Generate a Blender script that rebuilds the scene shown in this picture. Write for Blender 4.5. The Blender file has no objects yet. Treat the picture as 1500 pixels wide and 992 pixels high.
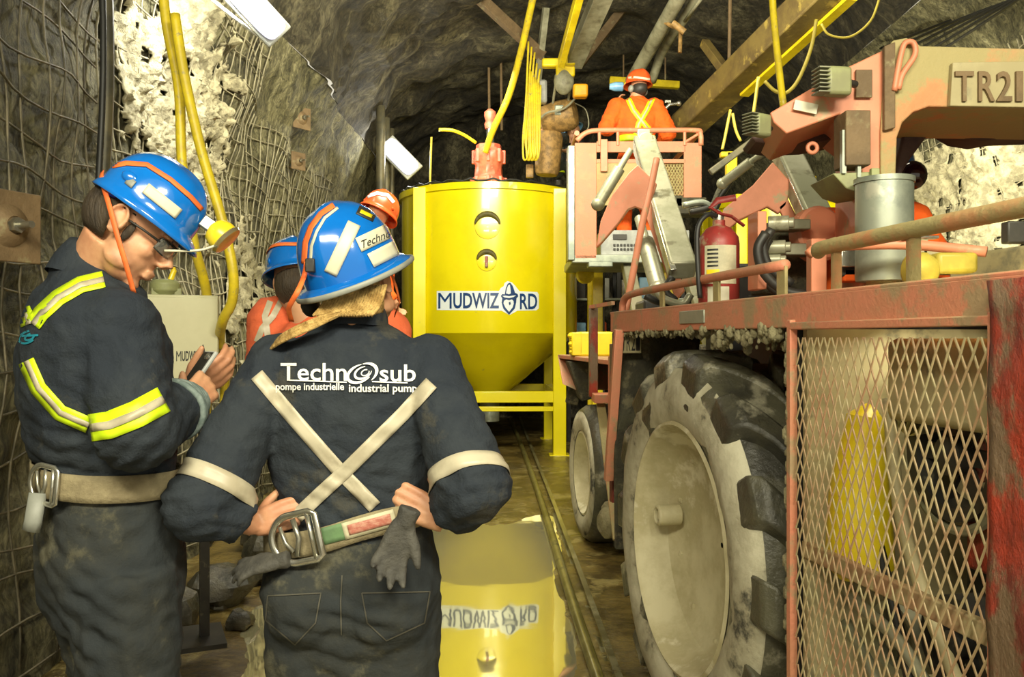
import bpy, bmesh, math, random
from mathutils import Vector, Matrix, noise, Euler
from mathutils.bvhtree import BVHTree
R = math.radians
random.seed(7)
S = bpy.context.scene
COL = S.collection

# ------------------------------------------------ camera, world, lights
CAMZ, FPX = 1.45, 1250.0
cam = bpy.data.cameras.new('camera'); cam.sensor_width = 36; cam.lens = 36*FPX/1500
cam.clip_start = .05
co = bpy.data.objects.new('camera', cam); COL.objects.link(co)
co.location = (0, 0, CAMZ); co.rotation_euler = (R(90), 0, 0)
S.camera = co
S.view_settings.view_transform = 'Standard'; S.view_settings.look = 'None'
S.view_settings.gamma = 1; S.view_settings.use_curve_mapping = False
S.view_settings.exposure = 0.55
S.cycles.max_bounces = 6; S.cycles.diffuse_bounces = 3
S.cycles.use_denoising = True
w = bpy.data.worlds.new('tunnel_air'); S.world = w; w.use_nodes = True
w.node_tree.nodes['Background'].inputs[0].default_value = (1, .93, .72, 1)
w.node_tree.nodes['Background'].inputs[1].default_value = 0.55

def lamp(name, kind, loc, target, power, color=(1, .94, .70), size=.5, sy=None, spot=None):
    l = bpy.data.lights.new(name, kind); l.energy = power; l.color = color
    if kind == 'AREA':
        l.shape = 'RECTANGLE'; l.size = size; l.size_y = sy or size
    else:
        l.shadow_soft_size = size
    if spot: l.spot_size = R(spot); l.spot_blend = .6
    o = bpy.data.objects.new(name, l); COL.objects.link(o); o.location = loc
    o.rotation_euler = (Vector(target)-Vector(loc)).to_track_quat('-Z', 'Y').to_euler()
    return o
lamp('unseen_light', 'AREA', (-.7, -.8, 3.3), (-.4, 3.5, .9), 78, size=1.2, sy=.5)  # added front fill from behind the camera, no fixture there
lamp('unseen_light', 'AREA', (1.2, -.6, 3.2), (1.3, 4, .9), 95, size=1.2, sy=.5)  # second added front fill, towards the truck side
lamp('unseen_light', 'AREA', (.1, 5.2, 4.2), (-.2, 10.4, 1.7), 165, size=1.6, sy=.6)  # added to brighten the tank from in front
lamp('unseen_light', 'AREA', (1.0, 4.0, 4.6), (1.6, 8, 2.2), 28, size=1.0, sy=.6)  # unseen overhead light, no fixture built
lamp('unseen_light', 'AREA', (2.6, 6.0, 4.3), (2.9, 8.5, 2.2), 32, size=1.2, sy=.5)
lamp('unseen_light', 'AREA', (3.2, 7.5, 2.9), (4.6, 9.0, 2.8), 45, size=.5)
lamp('unseen_light', 'AREA', (-.6, 10.5, 4.6), (.5, 13.5, 2.8), 30, size=1.0)
lamp('unseen_light', 'AREA', (-.5, 7.2, 3.6), (-.5, 11.5, 5.6), 26, size=.6)  # added, aimed up to lift the dark ceiling above the tank

def at(px, py, d):
    return Vector(((px-750)/FPX*d, d, CAMZ+(495-py)/FPX*d))

# ------------------------------------------------ mesh helpers
class MB:
    def __init__(s, M=None): s.bm = bmesh.new(); s.M = M or Matrix()
    def v(s, p): return s.bm.verts.new(s.M @ Vector(p))
    def f(s, vs):
        try: return s.bm.faces.new(vs)
        except ValueError: return None
    def box(s, c, d, rot=None):
        r = rot.to_3x3() if rot is not None else Matrix.Identity(3)
        c = Vector(c); V = []
        for k in (-1, 1):
            for j in (-1, 1):
                for i in (-1, 1): V.append(s.v(c + r @ Vector((i*d[0]/2, j*d[1]/2, k*d[2]/2))))
        for q in ((0,2,3,1), (4,5,7,6), (0,1,5,4), (2,6,7,3), (0,4,6,2), (1,3,7,5)): s.f([V[i] for i in q])
        return s
    def beam(s, a, b, w, h, up=(0, 0, 1)):
        a, b = Vector(a), Vector(b); y = (b-a).normalized(); x = y.cross(Vector(up)).normalized(); z = x.cross(y)
        r = Matrix((x, y, z)).transposed()
        return s.box((a+b)/2, (w, (b-a).length, h), r)
    def tube(s, pts, r, seg=10, up=None, cap=True, closed=False):
        pts = [Vector(p) for p in pts]; n = len(pts)
        rr = r if isinstance(r, (list, tuple)) and len(r) == n and not (n == 2 and False) else [r]*n
        rings = []; prev = None
        for i, p in enumerate(pts):
            if closed: t = pts[(i+1) % n]-pts[i-1]
            else: t = pts[min(i+1, n-1)]-pts[max(i-1, 0)]
            t.normalize()
            if prev is None:
                u = Vector(up) if up else (Vector((0, 0, 1)) if abs(t.z) < .9 else Vector((0, 1, 0)))
            else: u = prev
            u = (u-t*u.dot(t))
            if u.length < 1e-6: u = t.orthogonal()
            u.normalize(); w_ = t.cross(u); prev = u
            q = rr[i]; qa, qb = (q if isinstance(q, (list, tuple)) else (q, q))
            rings.append([s.v(p+u*math.cos(2*math.pi*k/seg)*qa+w_*math.sin(2*math.pi*k/seg)*qb) for k in range(seg)])
        m = n if closed else n-1
        for i in range(m):
            A, B = rings[i], rings[(i+1) % n]
            for k in range(seg): s.f([A[k], A[(k+1) % seg], B[(k+1) % seg], B[k]])
        if cap and not closed: s.f(rings[0][::-1]); s.f(rings[-1])
        return s
    def cyl(s, a, b, r, r2=None, seg=24): return s.tube([a, b], [r, r if r2 is None else r2], seg)
    def lathe(s, prof, o=(0, 0, 0), axis=(0, 0, 1), seg=48, arc=None, closed=True):
        o = Vector(o); z = Vector(axis).normalized(); x = z.orthogonal().normalized(); y = z.cross(x)
        rings = []
        for (r, h) in prof:
            rings.append([s.v(o+z*h+(x*math.cos(2*math.pi*k/seg)+y*math.sin(2*math.pi*k/seg))*max(r, 1e-4)) for k in range(seg)])
        for A, B in zip(rings, rings[1:]):
            for k in range(seg): s.f([A[k], A[(k+1) % seg], B[(k+1) % seg], B[k]])
        if closed: s.f(rings[0][::-1]); s.f(rings[-1])
        return s
    def prism(s, poly, ext):
        ext = Vector(ext); A = [s.v(p) for p in poly]; B = [s.v(Vector(p)+ext) for p in poly]
        n = len(A); s.f(A); s.f(B[::-1])
        for i in range(n): s.f([A[i], B[i], B[(i+1) % n], A[(i+1) % n]])
        return s
    def ball(s, c, r, seg=16, rot=None):
        if not isinstance(r, (tuple, list)): r = (r, r, r)
        q = rot.to_3x3() if rot is not None else Matrix.Identity(3)
        c = Vector(c); rings = []; n = seg//2
        top = s.v(c+q @ Vector((0, 0, r[2]))); bot = s.v(c-q @ Vector((0, 0, r[2])))
        for i in range(1, n):
            a = math.pi*i/n
            rings.append([s.v(c+q @ Vector((r[0]*math.sin(a)*math.cos(2*math.pi*k/seg), r[1]*math.sin(a)*math.sin(2*math.pi*k/seg), r[2]*math.cos(a)))) for k in range(seg)])
        for k in range(seg):
            s.f([top, rings[0][k], rings[0][(k+1) % seg]]); s.f([bot, rings[-1][(k+1) % seg], rings[-1][k]])
        for A, B in zip(rings, rings[1:]):
            for k in range(seg): s.f([A[k], B[k], B[(k+1) % seg], A[(k+1) % seg]])
        return s
    def mesh(s, name='m'):
        bmesh.ops.recalc_face_normals(s.bm, faces=s.bm.faces)
        me = bpy.data.meshes.new(name); s.bm.to_mesh(me); s.bm.free(); return me

WM = {}
def empty(name, loc=(0, 0, 0), rz=0):
    o = bpy.data.objects.new(name, None); COL.objects.link(o); o.location = loc; o.rotation_euler = (0, 0, rz)
    o.empty_display_size = .1
    WM[o] = Matrix.Translation(loc) @ Matrix.Rotation(rz, 4, 'Z'); return o
def thing(name, label, cat, loc=(0, 0, 0), rz=0, group=None):
    o = empty(name, loc, rz); o['label'] = label; o['category'] = cat
    if group: o['group'] = group
    return o
def link(name, me, mat, parent=None, bevel=0, smooth=35, solid=0):
    """me holds world coordinates; stored relative to the parent"""
    o = bpy.data.objects.new(name, me); COL.objects.link(o)
    if parent is not None:
        W = WM.get(parent, Matrix()); me.transform(W.inverted()); o.parent = parent; WM[o] = W
    else:
        vs = [v.co for v in me.vertices]
        if vs:
            c = Vector(((min(v.x for v in vs)+max(v.x for v in vs))/2, (min(v.y for v in vs)+max(v.y for v in vs))/2, min(v.z for v in vs)))
            me.transform(Matrix.Translation(-c)); o.location = c; WM[o] = Matrix.Translation(c)
    if mat: me.materials.append(mat)
    for p in me.polygons: p.use_smooth = True
    if smooth < 180: me.set_sharp_from_angle(angle=R(smooth))
    if solid:
        m = o.modifiers.new('thickness', 'SOLIDIFY'); m.thickness = solid; m.offset = 0
    if bevel:
        m = o.modifiers.new('bevel', 'BEVEL'); m.width = bevel; m.segments = 2; m.limit_method = 'ANGLE'; m.angle_limit = R(40)
    return o
def part(name, mb, mat, parent=None, bevel=0, smooth=35, solid=0, label=None):
    o = link(name, mb.mesh(name), mat, parent, bevel, smooth, solid)
    if label: o['label'] = label
    return o
def tag(o, label, cat, group=None, kind=None):
    if label: o['label'] = label
    if cat: o['category'] = cat
    if group: o['group'] = group
    if kind: o['kind'] = kind
    return o
def struct(name, me, mat, **k):
    o = link(name, me, mat, None, **k); o['kind'] = 'structure'; return o
def smooth_path(pts, n=8):
    pts = [Vector(p) for p in pts]; P = [pts[0]*2-pts[1]]+pts+[pts[-1]*2-pts[-2]]; out = []
    for i in range(1, len(P)-2):
        a, b, c, d = P[i-1:i+3]
        for k in range(n):
            t = k/n
            out.append(.5*((2*b)+(c-a)*t+(2*a-5*b+4*c-d)*t*t+(3*b-a-3*c+d)*t**3))
    out.append(pts[-1]); return out

# ------------------------------------------------ materials
def mk(name, col, col2=None, scale=6, rough=.55, metal=0, bump=0, bscale=40, dust=None, damt=.5, dscale=5, contrast=.12,
       emit=0, spec=.5, stretch=(1, 1, 1), coat=0, updust=0, alpha=1, trans=0):
    m = bpy.data.materials.new(name); m.use_nodes = True; nt = m.node_tree; N = nt.nodes; L = nt.links
    b = N['Principled BSDF']; b.inputs['Roughness'].default_value = rough; b.inputs['Metallic'].default_value = metal
    b.inputs['Specular IOR Level'].default_value = spec; b.inputs['Coat Weight'].default_value = coat
    c4 = lambda c: (c[0], c[1], c[2], 1)
    tc = N.new('ShaderNodeTexCoord'); mp = N.new('ShaderNodeMapping'); mp.inputs['Scale'].default_value = stretch
    L.new(tc.outputs['Object'], mp.inputs['Vector'])
    def ns(sc, det=6):
        n = N.new('ShaderNodeTexNoise'); n.inputs['Scale'].default_value = sc; n.inputs['Detail'].default_value = det
        n.inputs['Roughness'].default_value = .65; L.new(mp.outputs[0], n.inputs['Vector']); return n
    def ramp(n, lo, hi):
        r = N.new('ShaderNodeMapRange'); r.inputs['From Min'].default_value = lo; r.inputs['From Max'].default_value = hi
        r.interpolation_type = 'SMOOTHSTEP'; L.new(n.outputs[0], r.inputs['Value']); return r
    def mix(f, a, c):
        x = N.new('ShaderNodeMix'); x.data_type = 'RGBA'
        L.new(f.outputs[0], x.inputs[0])
        if isinstance(a, tuple): x.inputs[6].default_value = a
        else: L.new(a, x.inputs[6])
        x.inputs[7].default_value = c
        return x.outputs[2]
    cur = c4(col); n1 = ns(scale)
    if col2 is None: col2 = tuple(c*.72 for c in col)
    cur = mix(ramp(n1, .5-contrast, .5+contrast), cur, c4(col2))
    if dust:
        n2 = ns(dscale, 9); lo = .72-.5*damt
        cur = mix(ramp(n2, lo, lo+.1), cur, c4(dust))
    if updust:
        g = N.new('ShaderNodeNewGeometry'); sx = N.new('ShaderNodeSeparateXYZ'); L.new(g.outputs['Normal'], sx.inputs[0])
        r = N.new('ShaderNodeMapRange'); r.inputs['From Min'].default_value = .2; r.inputs['From Max'].default_value = .9
        r.inputs['To Max'].default_value = updust; L.new(sx.outputs[2], r.inputs['Value'])
        cur = mix(r, cur, c4(dust))
    L.new(cur, b.inputs['Base Color'])
    if bump:
        n3 = ns(bscale, 8); bp = N.new('ShaderNodeBump'); bp.inputs['Strength'].default_value = bump; bp.inputs['Distance'].default_value = .02
        L.new(n3.outputs[0], bp.inputs['Height']); L.new(bp.outputs[0], b.inputs['Normal'])
    if emit:
        b.inputs['Emission Color'].default_value = c4(col); b.inputs['Emission Strength'].default_value = emit
    if trans: b.inputs['Transmission Weight'].default_value = trans
    return m
MUD = (.27, .235, .12)
def rockmat(name, dark, mid, pale, k=1.0, wet=.75):
    m = bpy.data.materials.new(name); m.use_nodes = True; nt = m.node_tree; N = nt.nodes; L = nt.links; b = N['Principled BSDF']; b.inputs['Roughness'].default_value = wet
    tc = N.new('ShaderNodeTexCoord'); mp = N.new('ShaderNodeMapping'); mp.inputs['Scale'].default_value = (1, 1, .55); L.new(tc.outputs['Object'], mp.inputs[0])
    def nz(s, d=8, r=.7, dist=0):
        n = N.new('ShaderNodeTexNoise'); n.inputs['Scale'].default_value = s; n.inputs['Detail'].default_value = d; n.inputs['Roughness'].default_value = r; n.inputs['Distortion'].default_value = dist; L.new(mp.outputs[0], n.inputs[0]); return n
    a = nz(2.2*k, 10, .75, .8); r = N.new('ShaderNodeValToRGB'); L.new(a.outputs[0], r.inputs[0])
    e = r.color_ramp.elements; e[0].position = .36; e[0].color = (*dark, 1); e[1].position = .64; e[1].color = (*pale, 1); q = e.new(.5); q.color = (*mid, 1)
    c = nz(13*k, 6, .7, 1.5); r2 = N.new('ShaderNodeMapRange'); r2.inputs[1].default_value = .38; r2.inputs[2].default_value = .58; r2.inputs[3].default_value = .35; r2.inputs[4].default_value = 1.15; L.new(c.outputs[0], r2.inputs[0])
    x = N.new('ShaderNodeMix'); x.data_type = 'RGBA'; x.blend_type = 'MULTIPLY'; x.inputs[0].default_value = 1; L.new(r.outputs[0], x.inputs[6]); L.new(r2.outputs[0], x.inputs[7]); L.new(x.outputs[2], b.inputs['Base Color'])
    d = nz(9*k, 12, .75, 1.0); bp = N.new('ShaderNodeBump'); bp.inputs['Strength'].default_value = 1; bp.inputs['Distance'].default_value = .09; L.new(d.outputs[0], bp.inputs['Height']); L.new(bp.outputs[0], b.inputs['Normal'])
    return m
M_ = dict(
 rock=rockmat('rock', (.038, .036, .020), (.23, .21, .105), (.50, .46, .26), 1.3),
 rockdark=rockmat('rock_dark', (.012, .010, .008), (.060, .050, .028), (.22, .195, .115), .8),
 rockpale=mk('rock_splashed', (.62, .56, .34), (.34, .30, .17), 2.5, .8, bump=1.0, bscale=9, dust=(.06, .06, .04), damt=.45, dscale=8),
 shot=mk('shotcrete', (.50, .455, .29), (.24, .215, .13), 9, .85, bump=.9, bscale=40),
 mesh=mk('mesh_wire', (.10, .09, .06), (.22, .19, .12), 8, .6, .4),
 meshpale=mk('mesh_wire_pale', (.34, .31, .20), (.18, .16, .10), 8, .7),
 pipe=mk('wall_pipe', (.09, .085, .06), (.16, .14, .08), 5, .5, .3),
 yellow=mk('tank_yellow', (.86, .74, .004), (.78, .66, .003), 1.2, .25, spec=.6, coat=.4, dust=(.5, .45, .06), damt=.12, dscale=9),
 steely=mk('beam_yellow', (.82, .64, .015), (.62, .46, .01), 4, .35, dust=MUD, damt=.2, dscale=12),
 hose=mk('hose_yellow', (.80, .62, .02), (.60, .46, .03), 9, .4, dust=(.4, .33, .1), damt=.3, dscale=20),
 salmon=mk('machine_paint', (.62, .22, .13), (.52, .22, .12), 5, .6, bump=.25, bscale=60, dust=(.36, .25, .135), damt=.40, dscale=6, updust=.7),
 salmonclean=mk('machine_paint_clean', (.68, .25, .14), (.58, .21, .11), 4, .5, dust=(.42, .32, .17), damt=.30, dscale=9),
 dusty=mk('machine_paint_dusty', (.40, .30, .13), (.52, .23, .10), 3.5, .7, bump=.3, bscale=50, dust=(.36, .30, .13), damt=.6, dscale=5, updust=.5),
 redpost=mk('red_worn', (.42, .045, .018), (.17, .03, .02), 5, .45, bump=.8, bscale=26, dust=(.20, .13, .075), damt=.50, dscale=7, stretch=(1, 1, .6)),
 meshpanel=mk('expanded_metal', (.42, .24, .13), (.46, .36, .19), 6, .6, dust=(.45, .38, .2), damt=.45, dscale=9),
 mud=mk('dried_mud', (.36, .32, .18), (.22, .19, .10), 8, .9, bump=1.0, bscale=45),
 flap=mk('rubber_flap', (.085, .08, .045), (.05, .045, .03), 8, .85, bump=.9, bscale=35, dust=(.16, .14, .08), damt=.35, dscale=10),
 black=mk('black_part', (.018, .017, .015), (.035, .032, .025), 8, .5, dust=(.12, .11, .07), damt=.2, dscale=15),
 tyre=mk('tyre_rubber', (.040, .038, .028), (.085, .08, .05), 5, .30, bump=.5, bscale=18, dust=(.30, .28, .20), damt=.40, dscale=4),
 tyreside=mk('tyre_side_mud', (.50, .47, .34), (.34, .31, .21), 5, .75, bump=.4, bscale=14, dust=(.05, .048, .035), damt=.30, dscale=5),
 rim=mk('rim_paint', (.58, .53, .34), (.40, .35, .19), 3, .6, bump=.1, bscale=30, dust=(.68, .64, .46), damt=.35, dscale=3),
 hyd=mk('hydraulic_steel', (.26, .26, .17), (.36, .35, .25), 4, .4, .35, dust=(.16, .15, .09), damt=.35, dscale=7),
 steel=mk('steel', (.46, .45, .38), (.32, .31, .25), 9, .3, .8),
 chrome=mk('chrome', (.75, .74, .66), (.55, .54, .46), 9, .22, .9),
 galv=mk('galvanised', (.38, .41, .33), (.22, .25, .21), 4, .4, .5, dust=(.5, .5, .4), damt=.25, dscale=6),
 grey=mk('grey_paint', (.42, .43, .40), (.28, .29, .27), 4, .45, dust=(.5, .48, .38), damt=.25),
 beige=mk('cabinet_beige', (.58, .56, .36), (.52, .50, .31), 2, .4),
 beige2=mk('panel_beige', (.46, .40, .22), (.34, .29, .15), 3, .6, dust=(.22, .2, .12), damt=.35),
 rust=mk('rust', (.13, .085, .04), (.19, .125, .06), 6, .7, bump=.3, bscale=40, dust=MUD, damt=.3),
 timber=mk('beam_ochre', (.19, .135, .035), (.12, .08, .025), 4, .7, bump=.2, bscale=30, dust=(.38, .28, .06), damt=.3),
 greypipe=mk('air_pipe', (.33, .32, .22), (.20, .19, .12), 5, .6, dust=(.12, .11, .07), damt=.3),
 navy=mk('navy_cotton', (.019, .025, .035), (.030, .037, .045), 5, .85, bump=.6, bscale=18, dust=(.055, .055, .048), damt=.34, dscale=6, spec=.25),
 navy2=mk('navy_cotton_dirty', (.028, .033, .036), (.038, .040, .036), 5, .9, bump=.35, bscale=26, dust=(.10, .095, .065), damt=.36, dscale=5, spec=.25),
 orange=mk('orange_cotton', (.90, .13, .012), (.75, .10, .012), 6, .8, bump=.3, bscale=25, spec=.3),
 coral=mk('orange_cotton_faded', (.80, .16, .06), (.62, .12, .05), 6, .85, bump=.3, bscale=25, spec=.3),
 skin=mk('skin', (.62, .33, .18), (.52, .24, .13), 9, .5, bump=.05, bscale=60),
 skinhand=mk('skin_hand', (.64, .33, .19), (.55, .24, .14), 12, .5, bump=.08, bscale=60),
 lip=mk('lips', (.42, .16, .11), None, 9, .5),
 hairdark=mk('hair_dark', (.030, .02, .012), (.06, .04, .02), 20, .6, bump=.6, bscale=90, stretch=(1, 1, .15)),
 blond=mk('hair_blond', (.78, .52, .18), (.42, .25, .07), 30, .5, bump=.8, bscale=80, stretch=(1, .3, 1)),
 blue=mk('helmet_blue', (.005, .16, .58), (.004, .13, .50), 3, .16, coat=.5),
 helmorange=mk('helmet_orange', (.85, .11, .02), (.7, .09, .02), 5, .3),
 brimgrey=mk('brim_grey', (.30, .31, .27), None, 5, .5),
 strap=mk('strap_orange', (.92, .20, .04), (.75, .14, .03), 14, .6),
 sticker=mk('sticker_white', (.66, .64, .48), (.56, .54, .40), 8, .45),
 reflect=mk('reflective_tape', (.52, .47, .34), (.42, .37, .26), 12, .4),
 hivis=mk('hivis_yellow', (.62, .84, .008), (.55, .75, .01), 9, .5),
 white=mk('white_print', (.85, .85, .80), (.8, .8, .75), 5, .5),
 logoblue=mk('logo_blue', (.006, .05, .20), None, 5, .4),
 logowhite=mk('logo_white', (.80, .87, .92), (.75, .82, .88), 5, .35),
 logoblack=mk('logo_black', (.02, .02, .015), None, 5, .5),
 teal=mk('print_teal', (.02, .30, .42), None, 5, .5),
 webbing=mk('webbing_tan', (.30, .25, .14), (.22, .18, .10), 20, .8, bump=.3, bscale=120),
 webgreen=mk('webbing_green', (.13, .24, .10), (.10, .18, .08), 20, .7),
 webred=mk('label_red', (.42, .13, .09), (.55, .28, .2), 60, .6, stretch=(1, 1, 2)),
 weblabel=mk('label_cream', (.58, .54, .36), None, 9, .6),
 glove=mk('glove', (.05, .048, .042), (.09, .085, .07), 9, .7, bump=.4, bscale=60),
 lens=mk('lamp_lens', (.74, .76, .95), (.72, .74, .93), 3, .3, emit=.55),
 clear=mk('clear_plastic', (.80, .83, .76), (.7, .73, .66), 3, .12, trans=.92),
 lampyellow=mk('lamp_yellow', (.88, .66, .02), (.75, .55, .02), 6, .3),
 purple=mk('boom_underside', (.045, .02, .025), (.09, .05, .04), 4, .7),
 extred=mk('extinguisher_red', (.34, .035, .03), (.24, .03, .025), 8, .45, dust=(.3, .2, .12), damt=.42, dscale=10),
 pumpred=mk('pump_red', (.78, .20, .12), (.62, .12, .07), 8, .35, dust=(.75, .5, .4), damt=.22, dscale=14),
 blueglow=mk('blue_plastic', (.02, .04, .5), None, 3, .15),
 skyblue=mk('pale_blue', (.25, .5, .75), (.15, .35, .6), 5, .3),
 orangelamp=mk('orange_block', (.85, .38, .01), (.7, .3, .01), 9, .5),
 tan=mk('leather_tan', (.42, .25, .08), (.20, .12, .04), 14, .6),
 cable=mk('cable_black', (.02, .02, .018), None, 8, .5),
 cord=mk('cord_yellow', (.55, .44, .06), None, 8, .5),
 glassd=mk('dark_visor', (.05, .005, .01), (.02, .004, .008), 5, .06, coat=.8),
 wirefin=mk('lamp_fins', (.26, .26, .17), (.18, .18, .12), 6, .5, .3),
 greenpaint=mk('lamp_green', (.30, .32, .14), (.22, .22, .11), 6, .5),
)

# ------------------------------------------------ surface helpers
class Surf:
    def __init__(s, *objs):
        vs, fs = [], []
        for o in objs:
            W = WM[o]; off = len(vs)
            vs += [W @ v.co for v in o.data.vertices]; fs += [tuple(i+off for i in p.vertices) for p in o.data.polygons]
        s.t = BVHTree.FromPolygons(vs, fs)
    def ray(s, p, d, mx=20):
        h, n, i, dist = s.t.ray_cast(Vector(p), Vector(d).normalized(), mx)
        return h, n
    def cam(s, px, py, off=.003, far=30):
        o = Vector((0, 0, CAMZ)); d = (at(px, py, 1)-o).normalized(); h, n = s.ray(o, d, far)
        return (h-d*off) if h else None
def strip_cam(surf, path, wpx, off=.004, ns=5, step=6):
    """strap lying on a surface, its run given as seen; returns MB of a grid"""
    P = []
    for (a, b) in zip(path, path[1:]):
        n = max(1, int(math.dist(a, b)/step))
        P += [(a[0]+(b[0]-a[0])*k/n, a[1]+(b[1]-a[1])*k/n) for k in range(n)]
    P.append(path[-1]); mb = MB(); prev = None
    for i, p in enumerate(P):
        q0, q1 = P[max(0, i-2)], P[min(len(P)-1, i+2)]; dx, dy = q1[0]-q0[0], q1[1]-q0[1]; l = math.hypot(dx, dy) or 1
        nx, ny = -dy/l, dx/l; row = []
        ww = wpx(i/(len(P)-1)) if callable(wpx) else wpx
        for k in range(ns):
            t = (k/(ns-1)-.5)*ww; h = surf.cam(p[0]+nx*t, p[1]+ny*t, off); row.append(mb.v(h) if h else None)
        if prev:
            for k in range(ns-1):
                q = [prev[k], prev[k+1], row[k+1], row[k]]
                if all(q) and max((q[0].co-q[2].co).length, (q[1].co-q[3].co).length) < .12: mb.f(q)
        prev = row
    return mb
def text_bm(txt, size=1, shear=0, offset=0, maxedge=.08, bold=0):
    c = bpy.data.curves.new('t', 'FONT'); c.body = txt; c.size = size; c.shear = shear; c.offset = offset; c.resolution_u = 3
    o = bpy.data.objects.new('t', c); COL.objects.link(o); dg = bpy.context.evaluated_depsgraph_get()
    me = bpy.data.meshes.new_from_object(o.evaluated_get(dg)); bpy.data.objects.remove(o)
    bm = bmesh.new(); bm.from_mesh(me); bpy.data.meshes.remove(me)
    bmesh.ops.remove_doubles(bm, verts=bm.verts, dist=1e-5)
    bmesh.ops.triangulate(bm, faces=bm.faces)
    for _ in range(3):
        e = [e for e in bm.edges if e.calc_length() > maxedge*size]
        if not e: break
        bmesh.ops.subdivide_edges(bm, edges=e, cuts=1); bmesh.ops.triangulate(bm, faces=bm.faces)
    return bm
def text_fit(txt, x0, x1, y0, y1, fn, shear=0, offset=0, maxedge=.2, ref=None):
    """text stretched to the box x0..x1, y0 (top)..y1 (bottom), each vertex placed by fn(x, y)"""
    bm = text_bm(txt, 1, shear, offset, maxedge)
    if ref is None:
        ref = (min(v.co.x for v in bm.verts), max(v.co.x for v in bm.verts), min(v.co.y for v in bm.verts), max(v.co.y for v in bm.verts))
    a, b, c, d = ref; mb = MB(); mb.bm.free(); mb.bm = bm; bad = []
    for v in bm.verts:
        h = fn(x0+(v.co.x-a)/(b-a)*(x1-x0), y1+(v.co.y-c)/(d-c)*(y0-y1))
        if h is None: bad.append(v)
        else: v.co = h
    bmesh.ops.delete(bm, geom=bad, context='VERTS')
    return mb, ref
def poly_fit(pts, fn, sub=2):
    mb = MB(); bm = mb.bm; vs = [bm.verts.new((p[0], p[1], 0)) for p in pts]; bm.faces.new(vs); bmesh.ops.triangulate(bm, faces=bm.faces)
    bmesh.ops.subdivide_edges(bm, edges=bm.edges[:], cuts=sub, use_grid_fill=True)
    bad = []
    for v in bm.verts:
        h = fn(v.co.x, v.co.y)
        if h is None: bad.append(v)
        else: v.co = h
    bmesh.ops.delete(bm, geom=bad, context='VERTS'); return mb
def fuse(mb, voxel, it=4, fac=.5):
    me = mb.mesh('f'); o = bpy.data.objects.new('f', me); COL.objects.link(o)
    m = o.modifiers.new('r', 'REMESH'); m.mode = 'VOXEL'; m.voxel_size = voxel
    if it: s = o.modifiers.new('s', 'SMOOTH'); s.iterations = it; s.factor = fac
    dg = bpy.context.evaluated_depsgraph_get(); out = bpy.data.meshes.new_from_object(o.evaluated_get(dg))
    bpy.data.objects.remove(o); bpy.data.meshes.remove(me); return out

# ================================================ THE TUNNEL
def fbm(p, s): return noise.fractal(Vector(p)*s, .9, 2.1, 5)
def rockd(p, amp):
    p = Vector(p)
    a = fbm(p, .55)*.9+fbm(p+Vector((7, 3, 1)), 1.7)*.38+fbm(p+Vector((1, 9, 4)), 5)*.10
    c = noise.voronoi(p*1.5)[0]; b = (c[1]-c[0])
    return amp*(a*.8 + (.35-min(b, .5))*.35)
def arch(s):   # left wall foot -> roof -> right wall foot
    pts = [(-1.98, -.3), (-2.0, 1), (-2.05, 2.2), (-1.95, 3.4), (-1.55, 4.4), (-.7, 5.15), (.6, 5.55), (2.0, 5.6), (3.4, 5.2), (4.4, 4.3), (4.75, 3.0), (4.8, 1.5), (4.75, -.3)]
    return pts
ARCH = smooth_path([(x, 0, z) for x, z in arch(0)], 12)
def tunnel_x(y): return -.029*y+.05*math.sin(y*.7)
def sheet(i0, i1, y0, y1, ny, amp, sub=1):
    mb = MB(); rows = []
    pts = []
    for i in range(i0, i1):
        for k in range(sub): pts.append(ARCH[i].lerp(ARCH[i+1], k/sub))
    pts.append(ARCH[i1])
    for j in range(ny+1):
        y = y0+(y1-y0)*j/ny; row = []
        for i, p in enumerate(pts):
            q0, q1 = pts[max(0, i-1)], pts[min(len(pts)-1, i+1)]; t = q1-q0; n = Vector((t.z, 0, -t.x)).normalized()
            P = Vector((p.x+tunnel_x(y), y, p.z)); row.append(mb.v(P+n*rockd(P, amp)))
        rows.append(row)
    for A, B in zip(rows, rows[1:]):
        for k in range(len(A)-1): mb.f([A[k], A[k+1], B[k+1], B[k]])
    return mb
left_wall = struct('wall_left', sheet(0, 44, -1.2, 18, 260, .22, 2).mesh(), M_['rock'], smooth=180)
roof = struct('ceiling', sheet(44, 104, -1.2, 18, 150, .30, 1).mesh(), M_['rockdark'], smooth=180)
right_wall = struct('wall_right', sheet(104, 144, -1.2, 18, 150, .25, 1).mesh(), M_['rock'], smooth=180)
mb = MB(); rows = []
for j in range(90):
    row = []
    for i in range(110):
        P = Vector((-3.2+i*.085, 15.5, -.3+j*.07)); row.append(mb.v(P-Vector((0, 1, 0))*rockd(P, .6)))
    rows.append(row)
for A, B in zip(rows, rows[1:]):
    for k in range(len(A)-1): mb.f([A[k], A[k+1], B[k+1], B[k]])
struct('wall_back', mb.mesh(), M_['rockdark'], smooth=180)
WL = Surf(left_wall); WR = Surf(right_wall)

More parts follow.
